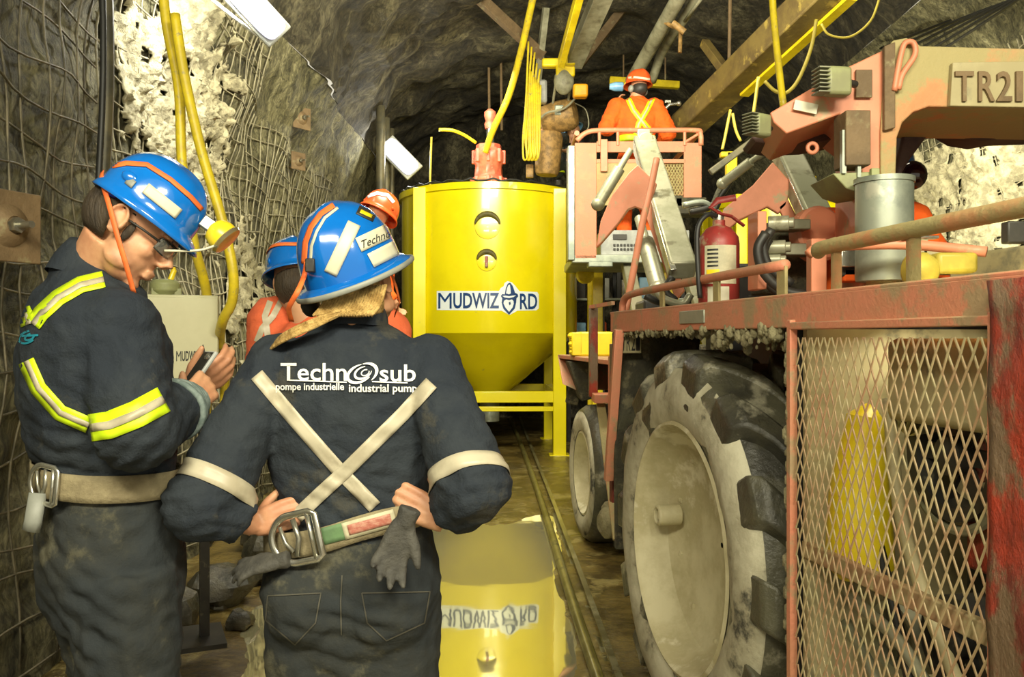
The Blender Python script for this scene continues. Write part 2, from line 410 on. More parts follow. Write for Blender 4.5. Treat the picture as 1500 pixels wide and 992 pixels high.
# floor: muddy track with a long puddle
def inpud(x, y):
    e = .16*noise.noise(Vector((x*2.2, y*1.1, 3)))+.05*noise.noise(Vector((x*9, y*6, 3)))
    r = .27+.012*(y-3)+e*.6 - x
    l = x+1.25+.3*noise.noise(Vector((y, 5, 2))); f = 6.7+e*3-y
    return min(r, l, f*.5)
mb = MB(); rows = []
for j in range(330):
    y = -1.2+(j*.034 if j < 220 else 220*.034+(j-220)*.085); row = []
    for i in range(150):
        x = -2.6+i*.052
        e = inpud(x, y); h = .0
        if e > 0: h = -min(.05, e*.25)
        else: h = min(.012, -e*.1)+.012*fbm((x, y, 0), 2.2)+.006*fbm((x, y, 1), 9); h = max(h, .0015)
        row.append(mb.v((x, y, h)))
    rows.append(row)
for A, B in zip(rows, rows[1:]):
    for k in range(len(A)-1): mb.f([A[k], A[k+1], B[k+1], B[k]])
fm = mk('wet_mud', (.19, .135, .04), (.08, .055, .018), 3.5, .22, bump=.6, bscale=16, dust=(.30, .24, .09), damt=.38, dscale=3, spec=.8)
struct('floor', mb.mesh(), fm, smooth=180)
wm = bpy.data.materials.new('puddle_water'); wm.use_nodes = True; nt = wm.node_tree; b = nt.nodes['Principled BSDF']
b.inputs['Base Color'].default_value = (.72, .68, .42, 1); b.inputs['Metallic'].default_value = .72; b.inputs['Roughness'].default_value = .035
tc = nt.nodes.new('ShaderNodeTexCoord'); n = nt.nodes.new('ShaderNodeTexNoise'); n.inputs['Scale'].default_value = 3
bp = nt.nodes.new('ShaderNodeBump'); bp.inputs['Strength'].default_value = .06; bp.inputs['Distance'].default_value = .02
nt.links.new(tc.outputs['Object'], n.inputs[0]); nt.links.new(n.outputs[0], bp.inputs['Height']); nt.links.new(bp.outputs[0], b.inputs['Normal'])
mb = MB(); mb.box((-.45, 4.3, -.004), (1.9, 5.6, .004))
tag(part('puddle_water', mb, wm), 'still muddy puddle mirroring the yellow tank along the track', None, kind='stuff')

# wire mesh on the walls ------------------------------------------------
def wall_wire(surf, sgn, lines, r, off=.025):
    mb = MB()
    for L in lines:
        run = []
        for (y, z) in L:
            h, nn = surf.ray((0.8, y, z), (sgn, 0, 0))
            if h is None: continue
            run.append(Vector((h.x-sgn*off, y, z)))
        if len(run) < 4: continue
        sm = [run[0]]+[(run[i-1]+run[i]*2+run[i+1])/4 for i in range(1, len(run)-1)]+[run[-1]]
        mb.tube(sm, r, 5)
    return mb
def sheet_lines(y0, y1, z0, z1, dy, dz, st=.12, slope=0):
    L = []; y = y0
    while y <= y1+1e-6:
        j = random.uniform(-.03, .03)
        L.append([(y+j+.02*math.sin(k*.9+y*5), z0+(z1-z0)*k/int((z1-z0)/st)) for k in range(int((z1-z0)/st)+1)]); y += dy
    z = z0
    while z <= z1+1e-6:
        j = random.uniform(-.03, .03)
        L.append([(y0+(y1-y0)*k/int((y1-y0)/st), z+j+.03*math.sin(k*.7+z*7)+slope*k*st) for k in range(int((y1-y0)/st)+1)]); z += dz
    return L
for (a, c, z0, z1, m, lab) in [(2.5, 4.3, .1, 3.6, 'mesh', 'dark rusty rock mesh on the left wall behind the near worker'),
                        (4.3, 7.4, .1, 4.0, 'meshpale', 'pale splashed rock mesh bulging below the ceiling light'),
                        (7.4, 10.5, .1, 3.4, 'meshpale', 'far rock mesh on the left wall beside the yellow tank')]:
    tag(part('rock_mesh', wall_wire(WL, -1, sheet_lines(a, c, z0, z1, .17 if m == 'mesh' else .13, .17 if m == 'mesh' else .13), .0055 if m == 'mesh' else .006), M_[m], smooth=180),
        lab, 'wire mesh', 'wire mesh sheets on the rock walls')
tag(part('rock_mesh', wall_wire(WR, 1, sheet_lines(6.2, 9.5, .8, 4.0, .12, .12), .006), M_['meshpale'], smooth=180),
    'pale rock mesh on the right wall under the boom', 'wire mesh', 'wire mesh sheets on the rock walls')
# shotcrete splashes: pale crust over the mesh
def crust(surf, sgn, yc, zc, ry, rz, seed, n=70, thr=.0, tilt=0):
    mb = MB(); g = {}
    for j in range(n):
        for i in range(n):
            u, v = (i/(n-1)*2-1), (j/(n-1)*2-1); y = yc+u*ry+v*tilt; z = zc+v*rz
            k = 1-(u*u+v*v)+.75*fbm((y+seed, z, 3), 1.6)+.9*fbm((y, z+seed, 5), 6)
            if k < thr: continue
            h, nn = surf.ray((.8, y, z), (sgn, 0, 0))
            if h is None: continue
            bump = .025+.05*max(0, fbm((y, z, seed), 9))+.04*min(1, k)*random.random()**3
            g[i, j] = mb.v((h.x-sgn*bump, y, z))
    for j in range(n-1):
        for i in range(n-1):
            q = [g.get((i, j)), g.get((i+1, j)), g.get((i+1, j+1)), g.get((i, j+1))]
            if all(q): mb.f(q)
    return mb
tag(part('sprayed_concrete', crust(WL, -1, 5.6, 3.0, 1.1, .95, 2, 110, .25), M_['shot'], smooth=60, solid=.01), 'pale sprayed concrete crust on the left wall mesh below the light', 'sprayed concrete', None, 'stuff')
tag(part('sprayed_concrete', crust(WR, 1, 7.9, 2.9, 1.9, 1.1, 5, 100, .25), M_['shot'], smooth=60, solid=.01), 'pale sprayed concrete crust on the right wall under the boom', 'sprayed concrete', None, 'stuff')
tag(part('sprayed_concrete', crust(WL, -1, 7.3, 1.9, 1.4, .9, 9, 60, .55), M_['shot'], smooth=60, solid=.01), 'thin concrete spatter low on the left wall mesh', 'sprayed concrete', None, 'stuff')

# pipes up the left wall
def wall_pipe(y, r, mat, lab, z1=4.6, off=.03, name='wall_pipe'):
    pts = []
    for k in range(24):
        z = .02+(z1)*k/23; h, nn = WL.ray((.8, y, min(z, 4.5)), (-1, 0, 0))
        pts.append(((h.x if h else -1.9)+off+r, y, z))
    xm = max(p[0] for p in pts)
    pts = [(xm-.03+.02*math.sin(p[2]*3), p[1]+.02*math.sin(p[2]*2.1), p[2]) for p in pts]
    return tag(part(name, MB().tube(pts, r, 10), mat, smooth=180), lab, 'pipe', 'pipes standing against the left rock wall')
wall_pipe(3.85, .030, M_['pipe'], 'dark pipe on the left wall above the bare-necked worker')
wall_pipe(3.72, .014, M_['cable'], 'thin black cable running beside the dark wall pipe', name='wall_cable')
for y, r, l in ((11.2, .06, 'thick dark conduit at the far end of the left wall, nearer one'), (11.8, .05, 'slimmer dark conduit behind the thick one at the far left wall'), (12.4, .04, 'farthest thin conduit on the left wall beside the far light')):
    tag(part('wall_pipe', MB().tube([(-1.72-.02*(y-11), y, z*.5) for z in range(0, 10)], r, 10), M_['pipe'], smooth=180), l, 'pipe', 'pipes standing against the left rock wall')

# bolt plates
def bolt_plate(p, s, lab, n=(1, -.4, 0)):
    t = thing('rock_bolt', lab, 'rock bolt', p, group='rock bolts on the left wall')
    nn = Vector(n).normalized(); p = Vector(p)
    x = nn.cross(Vector((0, 0, 1))).normalized(); z = x.cross(nn); r = Matrix((x, nn, z)).transposed()
    part('plate', MB().box(p, (s, .012, s), r), M_['rust'], t, bevel=.004)
    m = MB(); m.lathe([(s*.32, 0), (s*.26, .02), (s*.13, .035), (s*.13, .03)], p, nn, 24); part('dome', m, M_['rust'], t)
    m = MB(); m.lathe([(s*.11, .02), (s*.11, .055)], p, nn, 6); m.cyl(p+nn*.03, p+nn*.11, s*.05); part('nut', m, M_['steel'], t)
bolt_plate(at(12, 330, 2.85), .24, 'round rusty bolt plate at the far left edge on the rock wall')
for q, s, l in (((442, 172, 8.5), .22, 'pale square bolt plate on the wall left of the far light'), ((437, 235, 8.7), .18, 'small pale bolt plate below the square one'), ((440, 100, 8.3), .14, 'small pale bolt plate above the square one')):
    bolt_plate(at(*q), s, l, (.8, -.6, 0))

# lights on the left wall ------------------------------------------------
def wall_light(c, d, up, L, W, lab):
    c = Vector(c); t = thing('strip_light', lab, 'light', c, group='strip lights on the left wall')
    y = Vector(d).normalized(); f = Vector(up); f = (f-y*f.dot(y)).normalized(); x = y.cross(f); r = Matrix((x, y, f)).transposed()
    part('housing', MB().box(c-f*.035, (W*1.16, L*1.06, .05), r), M_['grey'], t, bevel=.012)
    m = MB(); prof = []
    A = []
    for k in range(24):
        a = 2*math.pi*k/24; sx = math.copysign(abs(math.cos(a))**.5, math.cos(a)); sy = math.copysign(abs(math.sin(a))**.35, math.sin(a)); A.append((sx*W/2, sy*L/2))
    m.prism([c+x*a*1.0+y*b_*1.0-f*.01 for a, b_ in A], f*.05)
    part('lens', m, M_['lens'], t, bevel=.02)
    m = MB()
    for s in (-1, 1): m.cyl(c+y*s*L*.35-f*.05, c+y*s*L*.35-f*.30, .008)
    part('bracket', m, M_['steel'], t)
    lp = lamp('strip_light_glow', 'AREA', c+f*.09, c+f*1, 1, (.98, .96, .85), L, W)
    return t, lp
_, lp = wall_light(at(365, 2, 5.2), at(412, 46, 5.2)-at(330, -40, 5.2)+Vector((0, .25, 0)), (.55, -.75, -.30), .50, .17, 'bright strip light at the top of the left wall')
lp.data.energy = 34
lp.rotation_euler = (Vector((-.9, .25, -1))).to_track_quat('-Z', 'Y').to_euler()
_, lp = wall_light(at(586, 229, 11.6), at(607, 250, 11.6)-at(566, 208, 11.6), (.45, -.85, -.25), .56, .25, 'far strip light low over the left wall beside the tank')
lp.data.energy = 16
t = tag(part('light_rail', MB().tube([at(300, -10, 5.15), at(340, 22, 5.2), at(376, 50, 5.4)], .012, 8), M_['grey']), 'thin grey rail carrying the cable beside the near strip light', 'rail')

# rail, pipe and hoses on the floor
def gp(px, py, h=0):
    d = (CAMZ-h)*FPX/(py-495); return Vector(((px-750)/FPX*d, d, h))
m = MB(); pts = [gp(912, 1010, .03), gp(855, 855, .03), gp(806, 725, .03), gp(772, 640, .03), gp(757, 600, .03)]
sp = smooth_path(pts, 6)
for dx, w_, z0, z1 in ((0, .055, .0, .008), (0, .012, .008, .038), (0, .03, .036, .05)):
    for a, b_ in zip(sp, sp[1:]): m.beam(Vector((a.x+dx, a.y, (z0+z1)/2)), Vector((b_.x+dx, b_.y, (z0+z1)/2)), w_, z1-z0)
tag(part('steel_rail', m, mk('rail_wet', (.22, .2, .09), (.45, .42, .25), 6, .25, .6)), 'wet steel rail running along the muddy floor towards the tank', 'rail')
pts = [gp(885, 1020, .03), gp(832, 860, .03), gp(795, 740, .03), gp(765, 655, .03), gp(748, 612, .03)]
tag(part('floor_pipe', MB().tube(smooth_path(pts, 8), .028, 12), mk('pipe_muddy', (.16, .14, .04), (.28, .25, .09), 5, .3, .2, dust=(.05, .05, .03), damt=.3)), 'muddy dark pipe lying in the puddle edge beside the rail', 'pipe')
pts = [gp(640, 603, .04), gp(745, 602, .04), gp(820, 604, .04), gp(905, 606, .05)]
tag(part('floor_hose', MB().tube(smooth_path(pts, 6), .05, 12), M_['cable']), 'thick dark hose lying across the floor behind the tank frame', 'hose')
# loose rocks
def stone(c, r, seed):
    m = MB(); m.ball((0, 0, 0), r, 14)
    for v in m.bm.verts:
        v.co *= 1+.45*noise.noise(v.co*(1.3/r[0])+Vector((seed, 0, 0)))
        v.co += Vector(c)+Vector((0, 0, r[2]*.8))
    return m
rk = mk('wet_stone', (.035, .034, .024), (.10, .09, .06), 9, .25, bump=.5, bscale=30)
for i, (px, py, s, l) in enumerate([(322, 893, .055, 'wet dark stone on the mud between the two workers, lowest one'), (345, 871, .045, 'wet dark stone between the workers, middle one'), (366, 858, .06, 'wet dark stone just left of the hip glove, highest one'),
                      (352, 918, .07, 'jagged dark stone beside the woman\'s left thigh')]):
    tag(part('loose_stone', stone(gp(px, py), (s, s*1.1, s*.7), i*3.1), rk, smooth=30), l, 'stone', 'loose stones on the floor')
for i in range(14):
    y = 3.4+i*.42; x = -1.62+.12*math.sin(i*5.1); s = .10+.07*random.random()
    tag(part('loose_stone', stone((x, y, 0), (s, s*1.2, s*.8), i*2.7+20), rk, smooth=30), 'muddy stone in the heap at the foot of the left wall', 'stone', 'stones heaped along the left wall')

# ================================================ THE YELLOW TANK
TM = Matrix.Translation((-.30, 11.4, 0)) @ Matrix.Rotation(R(1.65), 4, 'Z')
def tank_stand(t, TM, hw, s, ztop, mat, zb=.73):
    for sx in (-1, 1):
        for sy in (-1, 1):
            m = MB(TM); m.box((sx*hw, sy*hw, ztop/2), (s, s, ztop)); m.box((sx*hw, sy*hw, .01), (s*1.6, s*1.6, .02))
            part('leg', m, mat, t, bevel=.008)
    for (a, b_) in (((-1, -1), (1, -1)), ((-1, 1), (1, 1)), ((-1, -1), (-1, 1)), ((1, -1), (1, 1))):
        m = MB(TM); m.beam((a[0]*hw, a[1]*hw, zb), (b_[0]*hw, b_[1]*hw, zb), .12, .14)
        m.beam((a[0]*hw, a[1]*hw, zb-.15), (b_[0]*hw, b_[1]*hw, zb-.15), .08, .06)
        part('cross_beam', m, mat, t, bevel=.008)
t = thing('slurry_tank', 'tall yellow cone-bottomed tank with blue lettering on four square legs', 'tank', (-.30, 11.4, 0), R(1.65))
tank_stand(t, TM, .86, .16, 3.30, M_['yellow'])
m = MB(TM); m.lathe([(.2, .62), (.22, .70), (1.16, 1.515), (1.165, 1.53), (1.165, 3.25), (1.20, 3.25), (1.20, 3.33), (1.16, 3.34), (.3, 3.50), (.01, 3.50)], seg=96)
vessel = part('vessel', m, M_['yellow'], t, smooth=30)
m = MB(TM); m.lathe([(.13, .35), (.13, .62), (.24, .62), (.24, .66), (.1, .66)], seg=32); part('outlet', m, M_['galv'], t)
TS = Surf(vessel)
PORT_SHADE = mk('port_shade_paint', (.16, .13, .02), (.08, .07, .02), 12, .6)  # dark colour standing in for the shade at the top of the ports
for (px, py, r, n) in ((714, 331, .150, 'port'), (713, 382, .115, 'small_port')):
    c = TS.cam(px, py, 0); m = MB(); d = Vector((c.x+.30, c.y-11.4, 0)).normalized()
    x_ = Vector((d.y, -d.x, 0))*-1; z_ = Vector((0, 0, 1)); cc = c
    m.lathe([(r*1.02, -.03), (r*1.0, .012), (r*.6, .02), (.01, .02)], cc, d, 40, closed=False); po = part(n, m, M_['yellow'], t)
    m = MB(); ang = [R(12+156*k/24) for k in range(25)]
    m.tube([cc+d*.03+(x_*math.cos(a)+z_*math.sin(a))*r for a in ang], [.004+.030*math.sin(a) for a in ang], 8); part('port_shade', m, PORT_SHADE, po, smooth=180)  # tapered arc shaped as the crescent of shade under the port lip
c = TS.cam(713, 383, -.02); part('valve', MB().box(c-Vector((0, .06, 0)), (.035, .05, .13)), M_['extred'], t, bevel=.005, label='small red valve')
# lettering, projected on the round wall
def wizard_sign(fn, X0, X1, Y0, Y1, blue, white, par, nm='lettering'):
    """MUDWIZ + emblem + RD; X,Y run as seen"""
    W = X1-X0; H = Y1-Y0; x = lambda u: X0+u*W
    sh = .09
    if white:
        out = [(-.015, -.12), (.615, -.12), (.63, -.3), (.66, -.42), (.67, -.62), (.70, -.75), (.745, -.66), (.78, -.42), (.80, -.26), (.82, -.1), (1.0, -.05), (1.015, .1), (1.015, 1.0), (.99, 1.12), (.80, 1.14), (.72, 1.42), (.64, 1.14), (-.015, 1.1)]
        part('sticker', poly_fit([(x(a), Y0+b_*H) for a, b_ in out], lambda a, b_: fn(a, b_, .004), 5), white, par, smooth=60)
    le = part(nm, text_fit('M', x(0), x(.135), Y0, Y1, lambda a, b_: fn(a, b_, .009), offset=.0)[0], blue, par, smooth=60)
    part(nm, text_fit('UDWIZ', x(.152), x(.615), Y0, Y1, lambda a, b_: fn(a, b_, .009), offset=.022)[0], blue, par, smooth=60)
    part(nm, text_fit('RD', x(.825), x(1), Y0+.05*H, Y1+.05*H, lambda a, b_: fn(a, b_, .009), offset=.018)[0], blue, par, smooth=60)
    f2 = lambda a, b_: fn(a, b_, .011)
    cx, cy = x(.715), (Y0+Y1)/2; sx, sy = W*.072, H
    def P(l): return [(cx+a*sx, cy+b_*sy) for a, b_ in l]
    part('emblem', poly_fit(P([(-1.15, -.30), (-.95, -.42), (-.6, -.40), (-.45, -.80), (-.2, -1.08), (.15, -1.15), (.5, -.95), (.85, -.50), (1.2, -.42), (1.3, -.28), (1.05, -.16), (1.0, .12), (.8, .5), (0, .90), (-.8, .5), (-1.05, .12), (-.95, -.14)]), f2, 3), blue, par, smooth=60)
    f3 = lambda a, b_: fn(a, b_, .016); wm_ = white or M_['beige']
    part('emblem_face', poly_fit(P([(-.72, .02), (-.4, -.08), (0, -.02), (.4, -.08), (.62, .02), (.66, .2), (.48, .45), (0, .72), (-.55, .42), (-.78, .18)]), f3, 3), wm_, par, smooth=60)
    part('emblem_hat', poly_fit(P([(-.42, -.46), (-.30, -.78), (-.08, -1.0), (.12, -1.02), (.2, -.75), (.25, -.46), (.0, -.40)]), f3, 3), wm_, par, smooth=60)
    part('emblem_brim', poly_fit(P([(-.95, -.30), (-.5, -.32), (0, -.28), (.5, -.32), (1.0, -.34), (.6, -.22), (0, -.16), (-.6, -.20)]), f3, 3), wm_, par, smooth=60)
    f4 = lambda a, b_: fn(a, b_, .020)
    part('emblem_mark', poly_fit(P([(-.05, .12), (.18, .06), (.24, .22), (.06, .30)]), f4, 1), blue, par, smooth=60)
wizard_sign(lambda a, b_, o: TS.cam(a, b_, o), 642, 787, 428, 451, M_['logoblue'], M_['logowhite'], t)
# agitator
t = thing('agitator_motor', 'red pump motor with upright shaft on top of the yellow tank', 'motor', (-.30, 11.4, 3.5))
o = Vector((-.31, 11.35, 0))
m = MB(); m.lathe([(.24, 3.50), (.24, 3.56), (.19, 3.60), (.18, 3.74), (.21, 3.80), (.21, 3.92), (.17, 3.97), (.17, 4.02), (.05, 4.04)], o, seg=10)
for k in range(8):
    a = k*math.pi/4; m.box(o+Vector((math.cos(a)*.20, math.sin(a)*.20, 3.86)), (.05, .05, .18))
    m.box(o+Vector((math.cos(a)*.22, math.sin(a)*.22, 3.55)), (.05, .05, .07))
part('motor_body', m, M_['pumpred'], t, bevel=.01)
m = MB(); m.cyl(o+Vector((.02, 0, 4.0)), o+Vector((.02, 0, 4.36)), .05); part('shaft', m, M_['chrome'], t)
m = MB(); m.lathe([(.07, 4.24), (.08, 4.30), (.06, 4.34), (.08, 4.40), (.08, 4.46), (.03, 4.5)], o+Vector((.02, 0, 0)), seg=12); part('shaft_head', m, M_['pumpred'], t)
tag(part('feed_hose', MB().tube(smooth_path([at(790, -40, 9.6), at(780, 0, 9.8), at(763, 75, 10.2), at(745, 140, 10.6), at(722, 190, 10.9), at(711, 222, 11.05)], 8), .042, 12), M_['hose'], smooth=180), 'bright yellow hose dropping from the roof to the red motor', 'hose')
tag(part('air_hose', MB().tube(smooth_path([at(643, 189, 11.0), at(662, 190, 11.0), at(680, 197, 11.1), at(697, 208, 11.2)], 6), .022, 8), M_['hose'], smooth=180), 'short thin yellow hose reaching left from the red motor', 'hose')
tag(part('marker_rod', MB().tube([at(632, 200, 11.3), at(630, 262, 11.3), at(630, 290, 11.3)], .014, 8), M_['cord'], smooth=180), 'thin upright yellow rod at the left rim of the tank', 'rod')
pts = [at(600+k*17, 262+2.2*math.sin(k*1.9)+(.0 if k < 11 else (k-11)*3.5), 10.5+.0*k) for k in range(14)]
rim = []
for k in range(40):
    a = math.pi+math.pi*k/39; rim.append(TM @ Vector((1.17*math.cos(a), 1.17*math.sin(a), 3.355+.018*math.sin(k*2.3))))
tag(part('rim_cable', MB().tube(rim, .013, 6), M_['cable'], smooth=180), 'black cable looped along the top rim of the yellow tank', 'cable')

# second tank behind the machine
t = thing('slurry_tank', 'second yellow tank half hidden behind the lifting arms on the right', 'tank', at(1150, 668, 10.6))
T2 = Matrix.Translation((3.55, 11.2, 0)) @ Matrix.Rotation(R(1.65), 4, 'Z')
tank_stand(t, T2, .80, .14, 3.2, M_['yellow'])
m = MB(T2); m.lathe([(.2, .70), (.95, 1.5), (.95, 3.1), (.99, 3.1), (.99, 3.18), (.3, 3.42), (.01, 3.44)], seg=72); part('vessel', m, M_['yellow'], t)
m = MB(T2); m.lathe([(.22, 3.3), (.22, 3.5), (.08, 3.52)], (.1, -.3, 0)); part('lid', m, M_['steely'], t)
# yellow pump frame and rack between them
t = thing('pump_frame', 'yellow steel post frame standing behind the lift basket', 'frame', (1.1, 10.4, 0))
for x in (0, .9):
    for y in (0, .6):
        part('post', MB().box((1.02+x, 10.2+y, 1.20), (.13, .10, 2.4)), M_['steely'], t, bevel=.01)
for y in (0, .6): part('cross_beam', MB().box((1.47, 10.2+y, 2.35), (1.0, .1, .12)), M_['steely'], t, bevel=.01)
for x in (0, .9): part('cross_beam', MB().box((1.02+x, 10.5, 2.35), (.1, .6, .12)), M_['steely'], t, bevel=.01)
m = MB(); m.cyl((1.09, 10.13, .5), (1.09, 10.13, 2.3), .012); part('cable', m, M_['cable'], t)
tag(part('valve_handwheel', MB().lathe([(.10, -.04), (.10, .04), (.05, .06), (.04, .06)], at(857, 402, 9.8), (.3, -1, 0), 24), M_['steely'], bevel=.008), 'small yellow round valve wheel beside the tank post', 'valve wheel')
t = thing('equipment_rack', 'dark steel rack holding parts behind the yellow post frame', 'rack', (1.5, 12.2, 0))
for x in (.8, 1.5, 2.4):
    for y in (12.0, 12.5): part('upright', MB().box((x, y, 1.25), (.05, .05, 2.5)), M_['black'], t)
for z in (.9, 1.45, 2.0, 2.45): part('shelf', MB().box((1.6, 12.25, z), (1.7, .6, .03)), M_['galv'], t)
rr = random.Random(3)
boxes = [('dark_crate', 'black', 'black crate'), ('blue_box', 'skyblue', 'pale blue box'), ('grey_box', 'grey', 'grey box'), ('red_can', 'coral', 'red can'), ('steel_can', 'chrome', 'shiny steel can')]
pos = ['top', 'middle', 'bottom']
for j, z in enumerate((2.015, 1.465, .915)):
    for i in range(5):
        nm, mt, ds = boxes[(i*2+j) % 5]; x = .92+i*.33; h = .2+.16*rr.random()
        if 'can' in nm: mb = MB().lathe([(.09, 0), (.10, .02), (.10, h), (.085, h+.02), (.03, h+.03)], (x, 12.15, z), seg=20)
        else: mb = MB().box((x, 12.15, z+h/2), (.24, .3, h))
        o = part(nm, mb, M_[mt], bevel=.012)
        tag(o, f'{ds} on the {pos[j]} shelf of the dark rack, number {["one", "two", "three", "four", "five"][i]} from the left', 'can' if 'can' in nm else 'box', 'containers on the dark rack')

# ================================================ OVERHEAD
def ov(name, a, b_, w_, h_, mat, lab, cat, up=(0, 0, 1), group='steel members under the roof', bevel=.006):
    return tag(part(name, MB().beam(a, b_, w_, h_, up), M_[mat], bevel=bevel), lab, cat, group)
ov('roof_brace', at(690, -15, 10), at(795, 82, 10.4), .10, .12, 'rust', 'rusty brown brace slanting down behind the bright yellow hose', 'beam')
ov('roof_brace', at(925, -5, 11), at(848, 95, 11), .11, .11, 'rust', 'rusty brown brace slanting left above the orange block', 'beam')
ov('hoist_rail', at(852, -20, 8.2), at(822, 92, 9.6), .075, .12, 'steely', 'bright yellow channel steel beside the grey hoist mast', 'beam')
ov('hoist_mast', at(888, -20, 8.6), at(840, 92, 10), .20, .14, 'greypipe', 'wide dusty grey hoist mast under the roof', 'mast')
ov('hanger_bar', at(800, 10, 10.2), at(784, 150, 10.6), .075, .075, 'greypipe', 'slim grey hanger bar left of the hoist', 'bar')
for a, b_, d, l in (((893, 117), (995, 124), 12, 'yellow crossbar behind the orange worker\'s helmet'), ((868, 62), (958, 66), 12.5, 'dim yellow crossbar hanging halfway up under the roof'), ((890, 6), (970, 10), 12, 'highest yellow crossbar at the top edge')):
    t = thing('hanging_bar', l, 'crossbar', at((a[0]+b_[0])/2, a[1], d), group='yellow crossbars hung on rods')
    p, q = at(a[0], a[1], d), at(b_[0], b_[1], d)
    part('bar', MB().beam(p, q, .10, .10), M_['steely'], t, bevel=.01)
    for k in (.2, .8):
        c = p.lerp(q, k); part('rod', MB().cyl(c, Vector((c.x, c.y, 5.9)), .012, seg=8), M_['rust'], t)
t = thing('air_pipe', 'thick grey air pipe slanting up behind the orange worker', 'pipe', at(935, 105, 10))
part('pipe', MB().cyl(at(925, 118, 10), at(1003, -20, 8.4), .075, .075), M_['greypipe'], t)
t = thing('air_pipe', 'thinner bent grey pipe right of the thick air pipe', 'pipe', at(960, 110, 10))
part('pipe', MB().tube(smooth_path([at(955, 118, 10), at(968, 80, 9.7), at(985, 50, 9.3), at(1003, 25, 9), at(1030, -20, 8.5)], 5), .052, 12), M_['greypipe'], t, smooth=180)
part('pipe', MB().tube([at(1003, 30, 8.9), at(1040, -20, 8.3)], .018, 8), M_['greypipe'], t, smooth=180)
tag(part('strap_tie', MB().tube([at(968, 28, 8.9), at(985, 38, 8.8), at(997, 42, 8.8), at(996, 76, 8.8)], [(.02, .03)]*4, 8).tube([at(985, 32, 8.7), at(1003, 46, 8.7)], .035, 8), M_['tan'], smooth=60), 'tan strap tied round the two grey pipes, one end hanging', 'strap')
t = thing('roof_beam', 'big ochre box beam with bright yellow lower edge running up to the right', 'beam', at(1110, 100, 8.5))
a, b_ = at(1000, 188, 9.6), at(1228, -30, 6.9)
part('beam', MB().beam(a, b_, .30, .26, (0, 0, 1)), M_['timber'], t, bevel=.015)
e = Vector((.11, 0, -.145)); part('edge_strip', MB().beam(a.lerp(b_, .4)+e, b_+e, .10, .03), M_['steely'], t, bevel=.004)
ov('roof_brace', at(1032, 62, 9.2), at(1060, 100, 8.8), .09, .09, 'timber', 'short brace meeting the big ochre beam from the left', 'beam')
tag(part('hanger_rod', MB().cyl(at(1068, 100, 8.6), at(1071, 10, 8.6)+Vector((0, 0, .8)), .018, seg=8), M_['rust']), 'thin rod hanging above the big ochre beam', 'rod')
for i, (x, yy) in enumerate([(715, 60), (733, 70)]):
    tag(part('hanger_rod', MB().cyl(at(x, yy-90, 12.5), at(x+2, 190, 12.5), .02, seg=8), M_['rust']), ['left', 'right'][i]+'hand thin rusty rod hanging behind the bright yellow hose', 'rod', 'rods hanging behind the tank')
tag(part('hanging_hose', MB().tube(smooth_path([at(1131, -20, 4.2), at(1133, 20, 4.2), at(1140, 90, 4.15), at(1148, 158, 4.1)], 6), .017, 10), M_['hose'], smooth=180), 'bright yellow hose hanging straight down to the tip of the boom', 'hose')
for i, (L, r, l) in enumerate([([(1196, 28, 5), (1188, 70, 5), (1170, 115, 5), (1152, 135, 5), (1135, 132, 5), (1120, 118, 5)], .011, 'yellow cord looping from the ochre beam below the hanging hose'),
                  ([(1203, 34, 5.6), (1215, 50, 5.6), (1245, 53, 5.6), (1275, 30, 5.6), (1290, -8, 5.6)], .008, 'thin cord sagging at the top right of the roof'),
                  ([(1111, 112, 6), (1106, 150, 6), (1100, 190, 6)], .012, 'short yellow cord hanging left of the hose'),
                  ([(1070, 160, 7), (1062, 200, 7), (1058, 218, 7)], .012, 'lowest short cord behind the right lifting arm'),
                  ([(1073, 165, 7), (1078, 190, 7), (1085, 206, 7)], .012, 'curled cord end behind the right lifting arm')]):
    tag(part('hanging_rope', MB().tube(smooth_path([at(*p) for p in L], 6), r, 8), M_['cord'], smooth=180), l, 'cord', 'cords hanging from the roof')
for i in range(6):
    tag(part('roof_cable', MB().tube(smooth_path([at(1290+i*14, 70+i*3, 9-.2*i), at(1390+i*14, 30-i*2, 8-.2*i), at(1530, -15-i*9+i*6, 7-.2*i)], 6), .014, 6), M_['cable'], smooth=180), 'black cable in the bundle under the roof above the boom', 'cable', 'black cables under the roof')
# hoist head
t = thing('chain_hoist', 'tan electric hoist motor with grey cover hanging left of the basket', 'hoist', at(818, 172, 10.4))
c = at(820, 170, 10.4)
m = MB(); m.lathe([(.10, -.24), (.17, -.20), (.19, -.05), (.19, .14), (.15, .20), (.06, .22)], c, (1, -.35, .15), 28); part('motor_body', m, M_['tan'], t)
part('cover', MB().box(c+Vector((.02, -.17, .03)), (.18, .06, .12)), M_['galv'], t, bevel=.01)
m = MB(); m.box(at(810, 92, 10), (.26, .12, .10)); m.box(at(828, 104, 10), (.22, .14, .14)); m.box(at(835, 88, 9.9), (.12, .1, .12)); part('clamp', m, M_['steely'], t, bevel=.02)
part('hook_block', MB().ball(at(826, 118, 10), (.12, .1, .16), 16), M_['greypipe'], t)
for dx in (-12, 10): part('chain', MB().tube([at(826+dx, 122, 10), at(822+dx, 150, 10.3)], .015, 8), M_['greypipe'], t)
part('gear_cover', MB().box(at(794, 134, 10.3), (.12, .14, .28)), M_['grey'], t, bevel=.03)
m = MB(); m.tube(smooth_path([at(842, 150, 10.2), at(858, 160, 10.2), at(862, 185, 10.2), at(850, 200, 10.3)], 5), .008, 6); m.tube(smooth_path([at(785, 182, 10.2), at(800, 165, 10.1), at(826, 158, 10.1), at(846, 140, 10.1)], 5), .014, 6); part('cable', m, M_['greypipe'], t, smooth=180)
